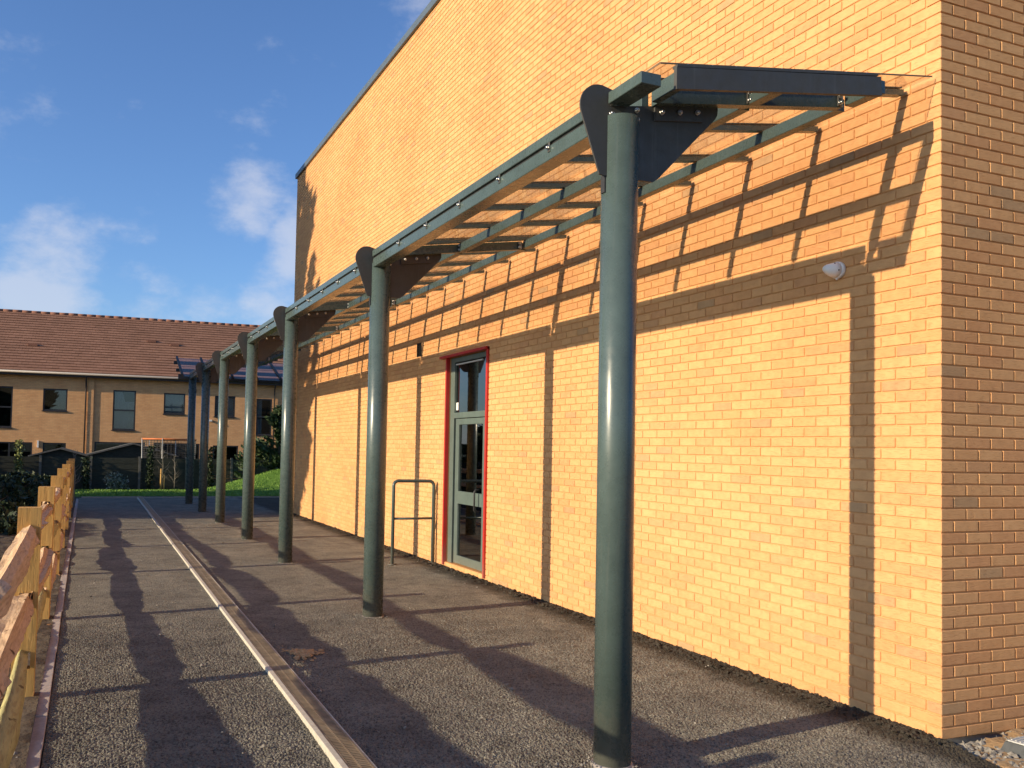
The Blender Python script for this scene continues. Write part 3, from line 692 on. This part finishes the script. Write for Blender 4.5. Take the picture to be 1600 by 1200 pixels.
# ------------------------------------------------------------------ post and rail fence (cleft logs)
def log_mesh(L, seed, kindw, th=.10):
    r = random.Random(seed); bm = bmesh.new(); n = 30; seg = 11; rings = []
    shape = [1.0 + r.uniform(-.32, .28) for _ in range(seg)]; drift = [r.uniform(-.35, .35) for _ in range(seg)]
    flat = r.uniform(0, 6.28); bend = r.uniform(-.035, .035); bend2 = r.uniform(-.03, .03); ph = r.uniform(0, 6); kn = [(r.random(), r.randrange(seg)) for _ in range(4)]
    for i in range(n + 1):
        t = i / n; y = -L / 2 + L * t; ring = []
        env = .48 + .52 * min(1, min(t, 1 - t) * 7) ** .8; env *= 1 + .10 * math.sin(t * 9 + ph) + .05 * math.sin(t * 23 + ph)
        for k_ in range(seg):
            a = 2 * math.pi * k_ / seg; rad = th * env * (shape[k_] + drift[k_] * (t - .5)) * (1 + (.07 if kindw == 'cleft' else .03) * r.uniform(-1, 1))
            if kindw == 'cleft': rad *= (.66 if math.cos(a - flat) > .40 else 1.10)
            for kt, kk in kn:
                if kk == k_ and abs(kt - t) < .03: rad *= 1.28
            ring.append(bm.verts.new((rad * .86 * math.cos(a) + bend * math.sin(math.pi * t), y + .03 * math.sin(a * 2 + seed) * (t in (0, 1)), rad * 1.05 * math.sin(a) + bend2 * math.sin(math.pi * t))))
        rings.append(ring)
    for i in range(n):
        for k_ in range(seg):
            f = bm.faces.new([rings[i][k_], rings[i][(k_ + 1) % seg], rings[i + 1][(k_ + 1) % seg], rings[i + 1][k_]]); f.smooth = kindw != 'cleft'
    bm.faces.new(rings[0][::-1]); bm.faces.new(rings[-1]); bmesh.ops.recalc_face_normals(bm, faces=bm.faces)
    me = bpy.data.meshes.new('rail'); bm.to_mesh(me); bm.free(); return me
PF = thing('post_and_rail_fence', 'rustic fence of square yellow timber posts with rough cleft log rails left of the path', 'fence', (-5.30, 0, 0))
PY = [-.36, 2.6, 5.35, 8.35, 11.3, 14.3, 17.3, 20.2]
PZ = (1.09, .665, .27)
def fence_post():
    """square post with three real mortise holes right through it along y"""
    mb = MB(); hw, hd = .072, .055; top = 1.285; cuts = []
    z = -.3
    for m_ in sorted(PZ): mb.box(-hw, hw, -hd, hd, z, m_ - .055); mb.box(-hw, -.042, -hd, hd, m_ - .055, m_ + .055); mb.box(.042, hw, -hd, hd, m_ - .055, m_ + .055); z = m_ + .055
    mb.box(-hw, hw, -hd, hd, z, top, 0); return mb
fpo = fence_post().build('post', M_post, PF)
bmp = bmesh.new(); bmp.from_mesh(fpo.data); bmesh.ops.remove_doubles(bmp, verts=bmp.verts, dist=.0005); bmp.to_mesh(fpo.data); bmp.free()
for i, yy in enumerate([-3.3] + PY):
    o = fpo if i == 0 else instance(fpo, PF); o.location = (random.uniform(-.006, .006), yy, random.uniform(-.012, .008)); o.rotation_euler = (random.uniform(-.008, .008), random.uniform(-.012, .012), random.uniform(-.06, .06))
    if yy > 16.5: o.data = fpo.data.copy() if yy < 18 else o.data; 
metas = []
for i, (a, b_) in enumerate(zip([-3.3] + PY[:-1], PY)):
    for j, z in enumerate(PZ):
        kd = 'bark' if (j == 2 and i < 3) or (i + j) % 5 == 4 else 'cleft'
        th = ((.080, .080, .072) if i < 2 else (.060, .056, .055))[j] * random.uniform(.9, 1.1)
        me = log_mesh(b_ - a + .10, 40 + i * 7 + j, kd, th); me.materials.append(M_bark if kd == 'bark' else M_log)
        o = bpy.data.objects.new('rail', me); COL.objects.link(o); o.parent = PF
        sag = random.uniform(-.01, .02); o.location = (random.uniform(-.01, .015), (a + b_) / 2, z + sag); o.rotation_euler = (random.uniform(-.012, .012), 0, random.uniform(-.006, .006))
        if kd == 'bark': o['label'] = 'yellow green rail still carrying its bark'
# ------------------------------------------------------------------ foliage helpers
def leaf_quads(C_, size, seed, aspect=1.6, up=0.0, droop=None):
    """C_ (n,3) leaf centres -> quads"""
    r = np.random.default_rng(seed); n = len(C_)
    d = r.normal(size=(n, 3)); d[:, 2] += up
    if droop is not None: d = d * .45 + droop
    d /= np.linalg.norm(d, axis=1)[:, None]
    e = r.normal(size=(n, 3)); w = np.cross(d, e); w /= np.linalg.norm(w, axis=1)[:, None]
    s = size * (.6 + .8 * r.random(n))[:, None]; L = d * s * aspect * .5; Wd = w * s * .5
    V = np.stack([C_ - L, C_ + Wd * .9 - L * .1, C_ + L, C_ - Wd * .9 - L * .1], 1).reshape(-1, 3)
    F = np.arange(4 * n).reshape(n, 4); return V, F, r.random(n)
def conifer(name, label, cat, loc, h, r0, nb_, per, seed, lsize, group=None, m=None, base_h=.12, rise=.35, taper=.8, trunk=True, power=1.0):
    r = np.random.default_rng(seed); t = thing(name, label, cat, loc, group)
    Cn, Dn = [], []; tw = MB()
    for i in range(nb_):
        f = (i + r.random()) / nb_; z = h * (base_h + (1 - base_h) * f); R_ = r0 * (1 - f) ** power * (.65 + .5 * r.random()) + .03 * r0
        if f < .12: R_ *= .75 + f * 2
        az = r.random() * 6.283 + i * 2.4; n = max(6, int(per * (R_ / r0) ** .8 * 1.4))
        s = r.random(n) ** .7; ph = az + r.normal(size=n) * .22 * (1.15 - s)
        wob = r.normal(size=n) * .05 * r0
        x = s * R_ * np.cos(ph); y = s * R_ * np.sin(ph); zz = z + rise * R_ * s ** 1.5 + r.normal(size=n) * .035 * r0 + wob * .3
        Cn.append(np.stack([x, y, zz], 1)); dd = np.stack([np.cos(ph), np.sin(ph), np.full(n, .45)], 1); Dn.append(dd)
        if R_ > .3 * r0 and i % 2 == 0:
            tw.tube([(0, 0, z - .02), (R_ * .5 * math.cos(az), R_ * .5 * math.sin(az), z + rise * R_ * .3), (R_ * .85 * math.cos(az), R_ * .85 * math.sin(az), z + rise * R_ * .75)], [.012 * h * .5, .006 * h * .5, .002 * h * .5], 5)
    Cn = np.concatenate(Cn); Dn = np.concatenate(Dn)
    V, F, c_ = leaf_quads(Cn, lsize, seed, 2.4, 0, Dn)
    fast('crown', V, F, m or M_needle, t, cols=c_)
    tw.tube([(0, 0, -.1), (.02 * h * .2, 0, h * .5), (0, 0, h * .97)], [.03 * h * .7, .018 * h * .7, .004 * h], 9); tw.build('trunk', M_trunk, t)
    return t
def bush(name, label, cat, loc, rx, ry, rz, n, seed, lsize, m, group=None, stems=5):
    r = np.random.default_rng(seed); t = thing(name, label, cat, loc, group)
    k_ = 9; cc = r.normal(size=(k_, 3)) * .45; cc[:, 2] = np.abs(cc[:, 2]) * .8 + .25; rad = .3 + .3 * r.random(k_)
    idx = r.integers(0, k_, n); d = r.normal(size=(n, 3)); d /= np.linalg.norm(d, axis=1)[:, None]
    P_ = cc[idx] + d * (rad[idx] * (.55 + .5 * r.random(n)))[:, None]; P_[:, 2] = np.abs(P_[:, 2])
    P_ = P_ * np.array([rx, ry, rz]); V, F, c_ = leaf_quads(P_, lsize, seed, 1.7, .4)
    fast('foliage', V, F, m, t, cols=c_)
    tw = MB()
    for i in range(stems):
        a = i * 6.28 / stems; tw.tube([(0, 0, -.05), (.3 * rx * math.cos(a), .3 * ry * math.sin(a), .5 * rz), (.55 * rx * math.cos(a), .55 * ry * math.sin(a), rz)], [.02, .012, .004], 5)
    tw.build('stem', M_trunk, t); return t

# trees to the left of the view: their shade falls on the far end of the wall, the path and the lawn
conifer('cedar_tree', 'tall dark conifer left of the path shading the far end of the wall', 'tree', (-14.2, 18.9, -.2), 18.5, 4.7, 260, 230, 5, .26, base_h=.03, rise=.95, power=.50, group='tall conifers left of the path')
conifer('cedar_tree', 'second tall conifer further along the left side of the path', 'tree', (-14.5, 23.4, -.2), 11.5, 3.1, 150, 150, 6, .32, base_h=.03, rise=.5, power=.6, group='tall conifers left of the path')
conifer('cedar_tree', 'shorter broad conifer at the back left of the lawn', 'tree', (-14.5, 31.2, -.2), 3.9, 2.0, 120, 90, 8, .30, base_h=.03, rise=.4, power=.6, group='tall conifers left of the path')
conifer('cedar_tree', 'last shade conifer left of the garden fence', 'tree', (-13.5, 34.5, -.3), 3.3, 2.0, 100, 90, 9, .30, base_h=.03, rise=.4, power=.6, group='tall conifers left of the path')
bush('border_shrub', 'dark low shrub in the border just behind the farther fence posts', 'shrub', (-6.9, 13.5, 0), 1.0, 1.8, .42, 2600, 21, .09, M_leafd, group='dark shrubs in the soil border')
bush('border_shrub', 'dark low shrub in the border between path fence and trees, middle of the row', 'shrub', (-7.2, 17.5, 0), 1.2, 2.0, .5, 2600, 22, .10, M_leafd, group='dark shrubs in the soil border')
bush('border_shrub', 'broad dark shrub at the far end of the soil border', 'shrub', (-7.1, 22.0, 0), 1.4, 2.2, .6, 2600, 23, .11, M_leafd, group='dark shrubs in the soil border')
bush('border_shrub', 'dark shrub in front of the garden fence at far left', 'shrub', (-7.4, 28.5, -.1), 1.5, 1.5, .62, 2600, 24, .11, M_leafd, group='dark shrubs in the soil border')

# ------------------------------------------------------------------ garden fence behind the lawn
GF = thing('garden_fence', 'dark weathered timber garden fence across the back of the lawn', 'fence', (-14, 33.6, -.3))
x = 0; pan = None
while x < 26:
    if pan is None:
        mb = MB(); 
        for i in range(12): mb.box(.02, 1.83, -.012 + (i % 2) * .010, .008 + (i % 2) * .010, .02 + i * .115, .02 + i * .115 + .112)
        pan = mb.build('panel', M_fpan, GF); gp = MB().box(-.045, .045, -.05, .05, -.3, 1.46).build('fence_post', M_fpost, GF); o1, o2 = pan, gp
    else: o1, o2 = instance(pan, GF), instance(gp, GF)
    o1.location = (x, 0, 0); o2.location = (x - .02, -.01, 0); x += 1.85

# ------------------------------------------------------------------ terrace of houses
H = thing('terraced_house', 'two storey terrace of tan brick houses with a red brown tiled roof', 'house', (0, 41, -.55)); H.rotation_euler = (0, 0, math.radians(-3.5))
HL, HR, EZ = -12.0, 16.0, 5.55
UPW = [(-9.35, -8.28, 2.87, 4.80, 'tall'), (-6.97, -5.90, 3.72, 4.77, 'one'), (-3.84, -2.79, 2.88, 4.82, 'tall'), (-1.476, -.459, 3.74, 4.77, 'one'), (.977, 1.99, 3.68, 4.73, 'one'), (3.05, 3.85, 2.80, 4.66, 'tall'), (6.2, 7.2, 3.7, 4.75, 'one'), (9.2, 10.2, 3.7, 4.75, 'one')]
LOW = [(-9.35, -7.36, .9, 2.19, 'wide'), (-6.91, -5.89, 1.1, 2.19, 'one'), (-4.62, -2.3, 0.1, 2.28, 'wide'), (-1.9, .30, 0.1, 2.28, 'wide'), (.95, 2.2, .9, 2.22, 'one'), (2.9, 3.9, .9, 2.22, 'one')]
ops = UPW + LOW
def facade(mb):
    xs = sorted({HL, HR, *[o[0] for o in ops], *[o[1] for o in ops]})
    for a, b_ in zip(xs[:-1], xs[1:]):
        hh = sorted([(o[2], o[3]) for o in ops if o[0] <= a + 1e-6 and o[1] >= b_ - 1e-6]); z = 0
        for h0, h1 in hh: mb.box(a, b_, 0, .3, z, h0); z = h1
        mb.box(a, b_, 0, .3, z, EZ)
    return mb
facade(MB()).build('wall', M_hbrick, H)
MB().box(HL, HR, 3.0, 3.1, 0, EZ).box(HL, HL + .2, .3, 9, 0, EZ).box(HR - .2, HR, .3, 9, 0, EZ).box(HL, HR, 8.9, 9, 0, EZ).box(HL + .2, HR - .2, .3, 3, 2.45, 2.55).build('inner_wall', M_room, H)
MB().box(-4.98, -4.72, -.06, 0, 0, EZ - .05).build('pier', M_hbrick, H)
for (a, b_, z0_, z1_, ty) in ops:
    fw_ = .065; mb = MB().box(a, a + fw_, .02, .10, z0_, z1_).box(b_ - fw_, b_, .02, .10, z0_, z1_).box(a + fw_, b_ - fw_, .02, .10, z0_, z0_ + fw_).box(a + fw_, b_ - fw_, .02, .10, z1_ - fw_, z1_)
    if ty == 'tall': mb.box(a + fw_, b_ - fw_, .02, .10, (z0_ + z1_) / 2 - .04, (z0_ + z1_) / 2 + .03)
    if ty == 'wide': mb.box((a + b_) / 2 - .04, (a + b_) / 2 + .04, .02, .10, z0_ + fw_, z1_ - fw_)
    wf = mb.build('window', M_frame, H)
    MB().box(a - .04, b_ + .04, -.05, .02, z0_ - .05, z0_ - .002).build('sill', M_frame, wf)
    if ty == 'tall':
        mz = (z0_ + z1_) / 2
        MB().box(a + fw_, b_ - fw_, .05, .056, z0_ + fw_, mz - .04).build('pane', M_hglass, wf); MB().box(a + fw_, b_ - fw_, .05, .056, mz + .03, z1_ - fw_).build('pane', M_hglass, wf)
    elif ty == 'wide':
        mm = (a + b_) / 2
        MB().box(a + fw_, mm - .04, .05, .056, z0_ + fw_, z1_ - fw_).build('pane', M_hglass, wf); MB().box(mm + .04, b_ - fw_, .05, .056, z0_ + fw_, z1_ - fw_).build('pane', M_hglass, wf)
    else: MB().box(a + fw_, b_ - fw_, .05, .056, z0_ + fw_, z1_ - fw_).build('pane', M_hglass, wf)
    if (a, z0_) in ((-3.84, 2.88),):
        mb = MB().box(a + .07, b_ - .07, .14, .16, z0_ + .05, z1_ - .55); mb.prism([(a + .07, z1_ - .55), (b_ - .5, z1_ - .55), (b_ - .62, z1_ - .07), (a + .07, z1_ - .07)], .14, .16); mb.build('curtain', M_curtain, wf)
    elif ty == 'one' and z0_ > 3 and a > -2: MB().box(a + .07, b_ - .07, .14, .16, z0_ + .05, z1_ - .07).build('blind', M_curtain, wf)
    elif ty == 'tall': MB().box(a + .07, a + .3, .14, .16, z0_ + .05, z1_ - .07).build('curtain', M_curtain, wf)
# roof
RD, RH = 4.6, 3.45
roof = MB().hexa([(HL - .2, -.32, EZ - .06), (HR + .2, -.32, EZ - .06), (HR + .2, RD, EZ + RH - .10), (HL - .2, RD, EZ + RH - .10), (HL - .2, -.32, EZ - .02), (HR + .2, -.32, EZ - .02), (HR + .2, RD, EZ + RH - .05), (HL - .2, RD, EZ + RH - .05)])
roof.hexa([(HL - .2, RD, EZ + RH - .10), (HR + .2, RD, EZ + RH - .10), (HR + .2, 9.4, EZ - .06), (HL - .2, 9.4, EZ - .06), (HL - .2, RD, EZ + RH - .05), (HR + .2, RD, EZ + RH - .05), (HR + .2, 9.4, EZ - .02), (HL - .2, 9.4, EZ - .02)])
roof_o = roof.build('roof', M_ridge, H)
nr, nt = 23, 94; V_, F_, c_ = [], [], []
dvec = np.array([0, RD + .36, RH - .04]); dlen = np.linalg.norm(dvec); dv_ = dvec / dlen; nv = np.array([0, -dv_[2], dv_[1]]); tw_ = (HR - HL + .4) / nt
for i in range(nr):
    for j in range(nt + 1):
        x0 = HL - .2 + (j - (i % 2) * .5) * tw_; x1 = x0 + tw_ - .006; x0 = max(x0, HL - .2); x1 = min(x1, HR + .2)
        if x1 - x0 < .03: continue
        s0 = dlen * i / nr; s1 = s0 + dlen / nr + .03
        p0 = np.array([0, -.36, EZ - .0]) + dv_ * s0 + nv * (.052 + random.uniform(-.004, .004)); p1 = np.array([0, -.36, EZ]) + dv_ * s1 + nv * .012; pb = p0 - nv * .035
        n0 = len(V_)
        V_ += [(x0, p0[1], p0[2]), (x1, p0[1], p0[2]), (x1, p1[1], p1[2]), (x0, p1[1], p1[2]), (x0, pb[1], pb[2]), (x1, pb[1], pb[2])]
        F_ += [[n0, n0 + 1, n0 + 2, n0 + 3], [n0 + 4, n0 + 5, n0 + 1, n0]]; cc_ = random.random(); c_ += [cc_, cc_]
to = fast('roof_tiles', V_, F_, M_tile, roof_o, cols=c_); to['kind'] = 'stuff'
rg = MB().tube([(0, RD, EZ + RH - .03), (.44, RD, EZ + RH - .03)], [.100, .104], 10).build('ridge_tile', M_ridge, roof_o, loc=(HL - .2, 0, 0))
for i in range(1, 63): instance(rg, roof_o, loc=(HL - .2 + i * .449, 0, random.uniform(-.006, .006)))
for x_, s_ in ((-7.9, 9), (-2.35, 13), (-1.2, 12)): 
    pz = np.array([0, -.36, EZ]) + dv_ * (dlen * s_ / nr) + nv * .07
    MB().box(x_, x_ + .42, pz[1], pz[1] + .18, pz[2] - .02, pz[2] + .12).build('roof_vent', M_ridge, roof_o)
MB().tube([(HL - .2, -.42, EZ - .05), (HR + .2, -.42, EZ - .05)], .055, 10).build('gutter', M_gutter, H)
MB().box(HL, HR, -.33, -.0, EZ - .17, EZ - .12).box(HL, HR, -.34, -.32, EZ - .20, EZ - .03).build('fascia', M_pipe, H)
for x_ in (-5.08, 3.95, 11): MB().tube([(x_, -.40, EZ - .1), (x_, -.12, EZ - .35), (x_, -.07, EZ - .6), (x_, -.07, 0)], .036, 8).build('downpipe', M_pipe, H)
MB().box(-7.15, -7.08, -.09, 0, 1.95, 2.28).build('outside_lamp', M_white, H)
MB().box(.72, .86, -.16, 0, 3.42, 3.50).build('flue', M_white, H)

# sheds and trampoline in the gardens
def shed(loc, w_, d_, hw, hr_, label):
    t = thing('garden_shed', label, 'shed', loc, 'sheds behind the garden fence')
    MB().box(-w_ / 2, w_ / 2, 0, d_, 0, hw).build('shed_wall', M_fpan, t)
    MB().prism([(-w_ / 2 - .1, hw - .02), (0, hw + hr_), (w_ / 2 + .1, hw - .02), (w_ / 2 + .1, hw - .07), (0, hw + hr_ - .06), (-w_ / 2 - .1, hw - .07)], -.1, d_ + .1).build('shed_roof', M_felt, t)
    MB().prism([(-w_ / 2 - .1, hw - .02), (0, hw + hr_), (w_ / 2 + .1, hw - .02), (w_ / 2 + .1, hw - .08), (0, hw + hr_ - .07), (-w_ / 2 - .1, hw - .08)], -.13, -.105).build('barge_board', M_fpost, t)
    MB().prism([(-w_ / 2, hw), (0, hw + hr_ - .08), (w_ / 2, hw)], .0, .03).build('gable', M_fpan, t)
    return t
shed((-5.98, 36.5, -.5), 2.3, 2.5, 1.62, .33, 'low garden shed with grey gable roof showing over the fence at the left')
shed((-3.05, 36.3, -.5), 3.6, 2.6, 1.70, .52, 'wider garden shed with grey gable roof beside the trampoline')
TR = thing('trampoline', 'garden trampoline with orange rim and dark safety net behind the fence', 'trampoline', (-1.62, 35.6, -.5))
rx_ = 1.12
MB().tube([(rx_ * math.cos(a * .2618), rx_ * math.sin(a * .2618), 2.40) for a in range(25)], .035, 8, False).build('orange_rim', M_orange, TR)
for i in range(6):
    a = i * math.pi / 3 + .2; MB().tube([(rx_ * math.cos(a), rx_ * math.sin(a), 0), (rx_ * 1.04 * math.cos(a), rx_ * 1.04 * math.sin(a), 2.42)], .02, 6).build('pole', M_lid, TR)
nv_ = []; nf_ = []
for i in range(48):
    a = i * math.pi / 24; nv_.append((rx_ * math.cos(a), rx_ * math.sin(a), .8)); nv_.append((rx_ * math.cos(a), rx_ * math.sin(a), 2.38))
mbn = MB()
for i in range(48):
    a = i * math.pi / 24; mbn.tube([(rx_ * math.cos(a), rx_ * math.sin(a), .8), (rx_ * math.cos(a), rx_ * math.sin(a), 2.38)], .009, 3, False)
for z in np.arange(.9, 2.4, .09): mbn.tube([(rx_ * math.cos(a * .2618), rx_ * math.sin(a * .2618), z) for a in range(25)], .009, 3, False)
mbn.build('safety_net', M_net, TR)
MB().tube([(0, 0, .75), (0, 0, .80)], rx_, 24).build('jump_mat', M_net, TR)

# ------------------------------------------------------------------ planting round the lawn
conifer('pine_tree', 'bushy young pine on the grass mound behind the nearer columns', 'tree', (2.35, 31.6, .55), 2.75, 1.35, 60, 90, 31, .085, m=M_needle, base_h=.05, rise=.5, power=.75, group='young pines on the lawn')
conifer('pine_tree', 'small loose pine sapling left of the bushy pine', 'tree', (.95, 31.2, -.02), 1.9, .62, 34, 46, 32, .07, m=M_needle, base_h=.15, rise=.6, power=.7, group='young pines on the lawn')
bush('flowering_shrub', 'low shrub with pale twiggy leaves in front of the garden fence', 'shrub', (-3.95, 32.4, -.25), .62, .4, .60, 1500, 33, .055, M_leafw)
bush('clipped_bush', 'small yellowish bush on the lawn beside the wall', 'shrub', (2.62, 28.5, .35), .25, .25, .30, 700, 34, .05, M_yellow)
for i, (x_, lab, mm, top) in enumerate(((-7.38, 'tall ivy covered post by the garden fence at far left', M_yellow, 1.75), (-4.95, 'dark climber trained up the garden fence behind the last path fence posts', M_leafd, 1.1), (-2.52, 'dark ivy covered post in front of the trampoline', M_leafd, 1.6), (-.15, 'slim climber growing behind the sixth column', M_leafd, 1.6))):
    t = thing('climbing_plant', lab, 'climber', (x_, 33.35, -.3), 'climbers along the garden fence'); r = np.random.default_rng(60 + i); n = 620
    P_ = np.stack([r.normal(size=n) * .075, r.normal(size=n) * .06, r.random(n) * (top + .3)], 1); V, F, c_ = leaf_quads(P_, .075, 60 + i, 1.3)
    fast('foliage', V, F, mm, t, cols=c_); MB().tube([(0, 0, -.1), (.02, 0, .8), (-.01, 0, top + .28)], [.03, .025, .012], 6).build('stem', M_trunk, t)
def sapling(loc, h, seed, label, stakes):
    t = thing('sapling', label, 'sapling', loc, 'bare saplings round the lawn'); r = random.Random(seed); mb = MB()
    mb.tube([(0, 0, -.1), (.02, 0, h * .5), (-.05, 0, h)], [.018, .012, .004], 6)
    mb.build('trunk', M_twig, t); mb = MB()
    for i in range(22):
        z = h * r.uniform(.2, .98); a = r.uniform(0, 6.28); L = r.uniform(.2, .55) * (1.15 - z / h)
        p1 = (L * .5 * math.cos(a), L * .5 * math.sin(a), z + L * .35); p2 = (L * math.cos(a + .3), L * math.sin(a + .3), z + L * .95)
        mb.tube([(0, 0, z), p1, p2], [.007, .005, .002], 4)
    mb.build('twigs', M_twig, t)
    if stakes:
        s_ = MB().tube([(-.05, -.05, -.1), (-.05, -.05, .95)], .032, 8).build('stake', M_post, t); instance(s_, t, loc=(.12, .02, -.25))
    return t
sapling((-2.1, 32.6, -.24), 2.1, 3, 'bare young tree tied to two pale stakes before the fence', True)
sapling((-5.25, 23.2, 0), 1.5, 4, 'bare twiggy sapling just beyond the end of the log fence', False)
sapling((-1.6, 32.9, -.25), 1.5, 5, 'unstaked bare whip right of the staked young tree', False)
# lawn blades near the path end
n = 15000; X = rng.uniform(-5.4, 4.5, n); Y = 25.05 + 8 * rng.random(n) ** 1.3; Z = z_lawn(X, Y)
P_ = np.stack([X, Y, Z + .02], 1); V, F, c_ = leaf_quads(P_, .022, 77, 2.6, 2.5)
o = fast('grass_blades', V, F, M_blade, None, cols=c_); o['kind'] = 'stuff'

# ------------------------------------------------------------------ loose stuff on the ground
def stones(name, P_, sizes, m, seed, flat=.7):
    r = np.random.default_rng(seed); n = len(P_)
    ico = np.array([(0, 0, 1), (.9, 0, .3), (.28, .85, .35), (-.72, .52, .3), (-.72, -.55, .3), (.3, -.85, .3), (.7, .5, -.4), (-.3, .85, -.4), (-.9, 0, -.4), (-.3, -.8, -.4), (.7, -.5, -.4), (0, 0, -.9)])
    f_ = [(0, 1, 2), (0, 2, 3), (0, 3, 4), (0, 4, 5), (0, 5, 1), (1, 6, 2), (2, 7, 3), (3, 8, 4), (4, 9, 5), (5, 10, 1), (2, 6, 7), (3, 7, 8), (4, 8, 9), (5, 9, 10), (1, 10, 6), (6, 11, 7), (7, 11, 8), (8, 11, 9), (9, 11, 10), (10, 11, 6)]
    V = ico[None] * (1 + .35 * r.normal(size=(n, 12, 1))) * sizes[:, None, None]; V = V * (1 + .4 * (r.random((n, 1, 3)) - .5)); V[:, :, 2] *= flat
    a = r.random(n) * 6.28; ca, sa = np.cos(a)[:, None], np.sin(a)[:, None]; vx = V[:, :, 0] * ca - V[:, :, 1] * sa; vy = V[:, :, 0] * sa + V[:, :, 1] * ca
    V = np.stack([vx, vy, V[:, :, 2]], 2) + P_[:, None, :]; F = (np.array(f_)[None] + 12 * np.arange(n)[:, None, None]).reshape(-1, 3)
    o = fast(name, V.reshape(-1, 3), F, m, None, nper=3); o['kind'] = 'stuff'; return o
n = 1100; X = rng.uniform(-5.0, -.1, n); Y = .2 + 16 * rng.random(n) ** 1.4; stones('loose_chippings', np.stack([X, Y, np.full(n, .006)], 1), rng.uniform(.003, .009, n) * np.where(rng.random(n) < .06, 1.8, 1), M_stone, 1)
P_ = []
for yc in CYS:
    a = rng.random(50) * 6.28; d = .125 + .10 * rng.random(50) ** 2; P_.append(np.stack([CX + d * np.cos(a), yc + d * np.sin(a), np.full(50, .006)], 1))
P_ = np.concatenate(P_); stones('base_chippings', P_, rng.uniform(.004, .009, len(P_)), M_stone, 2)
n = 1500; Y = rng.uniform(-.1, 18.6, n); X = -.02 - .16 * rng.random(n) ** 1.5; stones('wall_foot_lumps', np.stack([X, Y, np.full(n, .012)], 1), rng.uniform(.008, .022, n), M_asph, 3)
n = 900; X = rng.uniform(-.1, 1.1, n); Y = -.6 * rng.random(n) ** 1.2 - .02; kx = X > edge_x(Y) - .03; P_ = np.stack([X, Y, np.full(n, -.02)], 1)[kx]; stones('rubble', P_, rng.uniform(.006, .026, len(P_)), M_stone, 4)
n = 1200; X = rng.uniform(-5.85, -5.21, n); Y = rng.uniform(-1, 20, n); stones('border_gravel', np.stack([X, Y, .0 + .03 * vnoise(X * 2, Y * 2, 21)], 1), rng.uniform(.008, .022, n), M_stone, 5)
# wood chips below the fence
n = 900; P_ = np.stack([rng.uniform(-5.6, -5.21, n), rng.uniform(0, 14, n), rng.uniform(.005, .03, n)], 1); V, F, c_ = leaf_quads(P_, .016, 90, 2.6); o = fast('wood_chips', V, F, M_oldpost, None, cols=c_); o['kind'] = 'stuff'
# spilt sand beside the drain
n = 420; a = rng.random(n) * 6.28; d = np.abs(rng.normal(size=n)) * .5 * (1 + .4 * np.sin(a * 3 + 1)); P_ = np.stack([-3.22 + .13 * d * np.cos(a), 3.30 + .20 * d * np.sin(a), .003 + .016 * np.clip(1 - d, 0, 1)], 1)
o = stones('spilt_sand', P_, rng.uniform(.006, .022, n), M_sand, 6, .5)
# plastic chamber cover by the corner
t = thing('chamber_cover', 'grey plastic chamber box with ribbed metal lid sunk in the sand by the corner', 'drain cover', (.40, -.30, -.02)); t.rotation_euler = (0, 0, .12)
MB().hexa([(-.20, -.14, -.05), (.3, -.14, -.05), (.3, .12, -.05), (-.20, .12, -.05), (-.13, -.09, .055), (.3, -.09, .055), (.3, .10, .055), (-.13, .10, .055)]).build('box_body', M_pgrey, t)
lid = MB().box(-.12, .3, -.082, .094, .0555, .064, .003)
for i in range(7): lid.box(-.10, .28, -.07 + i * .024, -.062 + i * .024, .064, .068)
lid.build('lid', M_lid, t)
rb_ = MB().box(-.004, .004, -.018, .0, -.04, .05).build('rib', M_pgrey, t, loc=(-.08, -.105, 0))
for i in range(1, 4): instance(rb_, t, loc=(-.08 + i * .08, -.105, 0))
# duct pipe at the foot of the return wall
t = thing('duct_pipe', 'short dark plastic duct lying at the foot of the corner brickwork', 'pipe', (.22, -.06, -.03))
MB().tube([(-.19, .03, .012), (.25, .035, .0)], .032, 14).build('pipe', M_black, t)
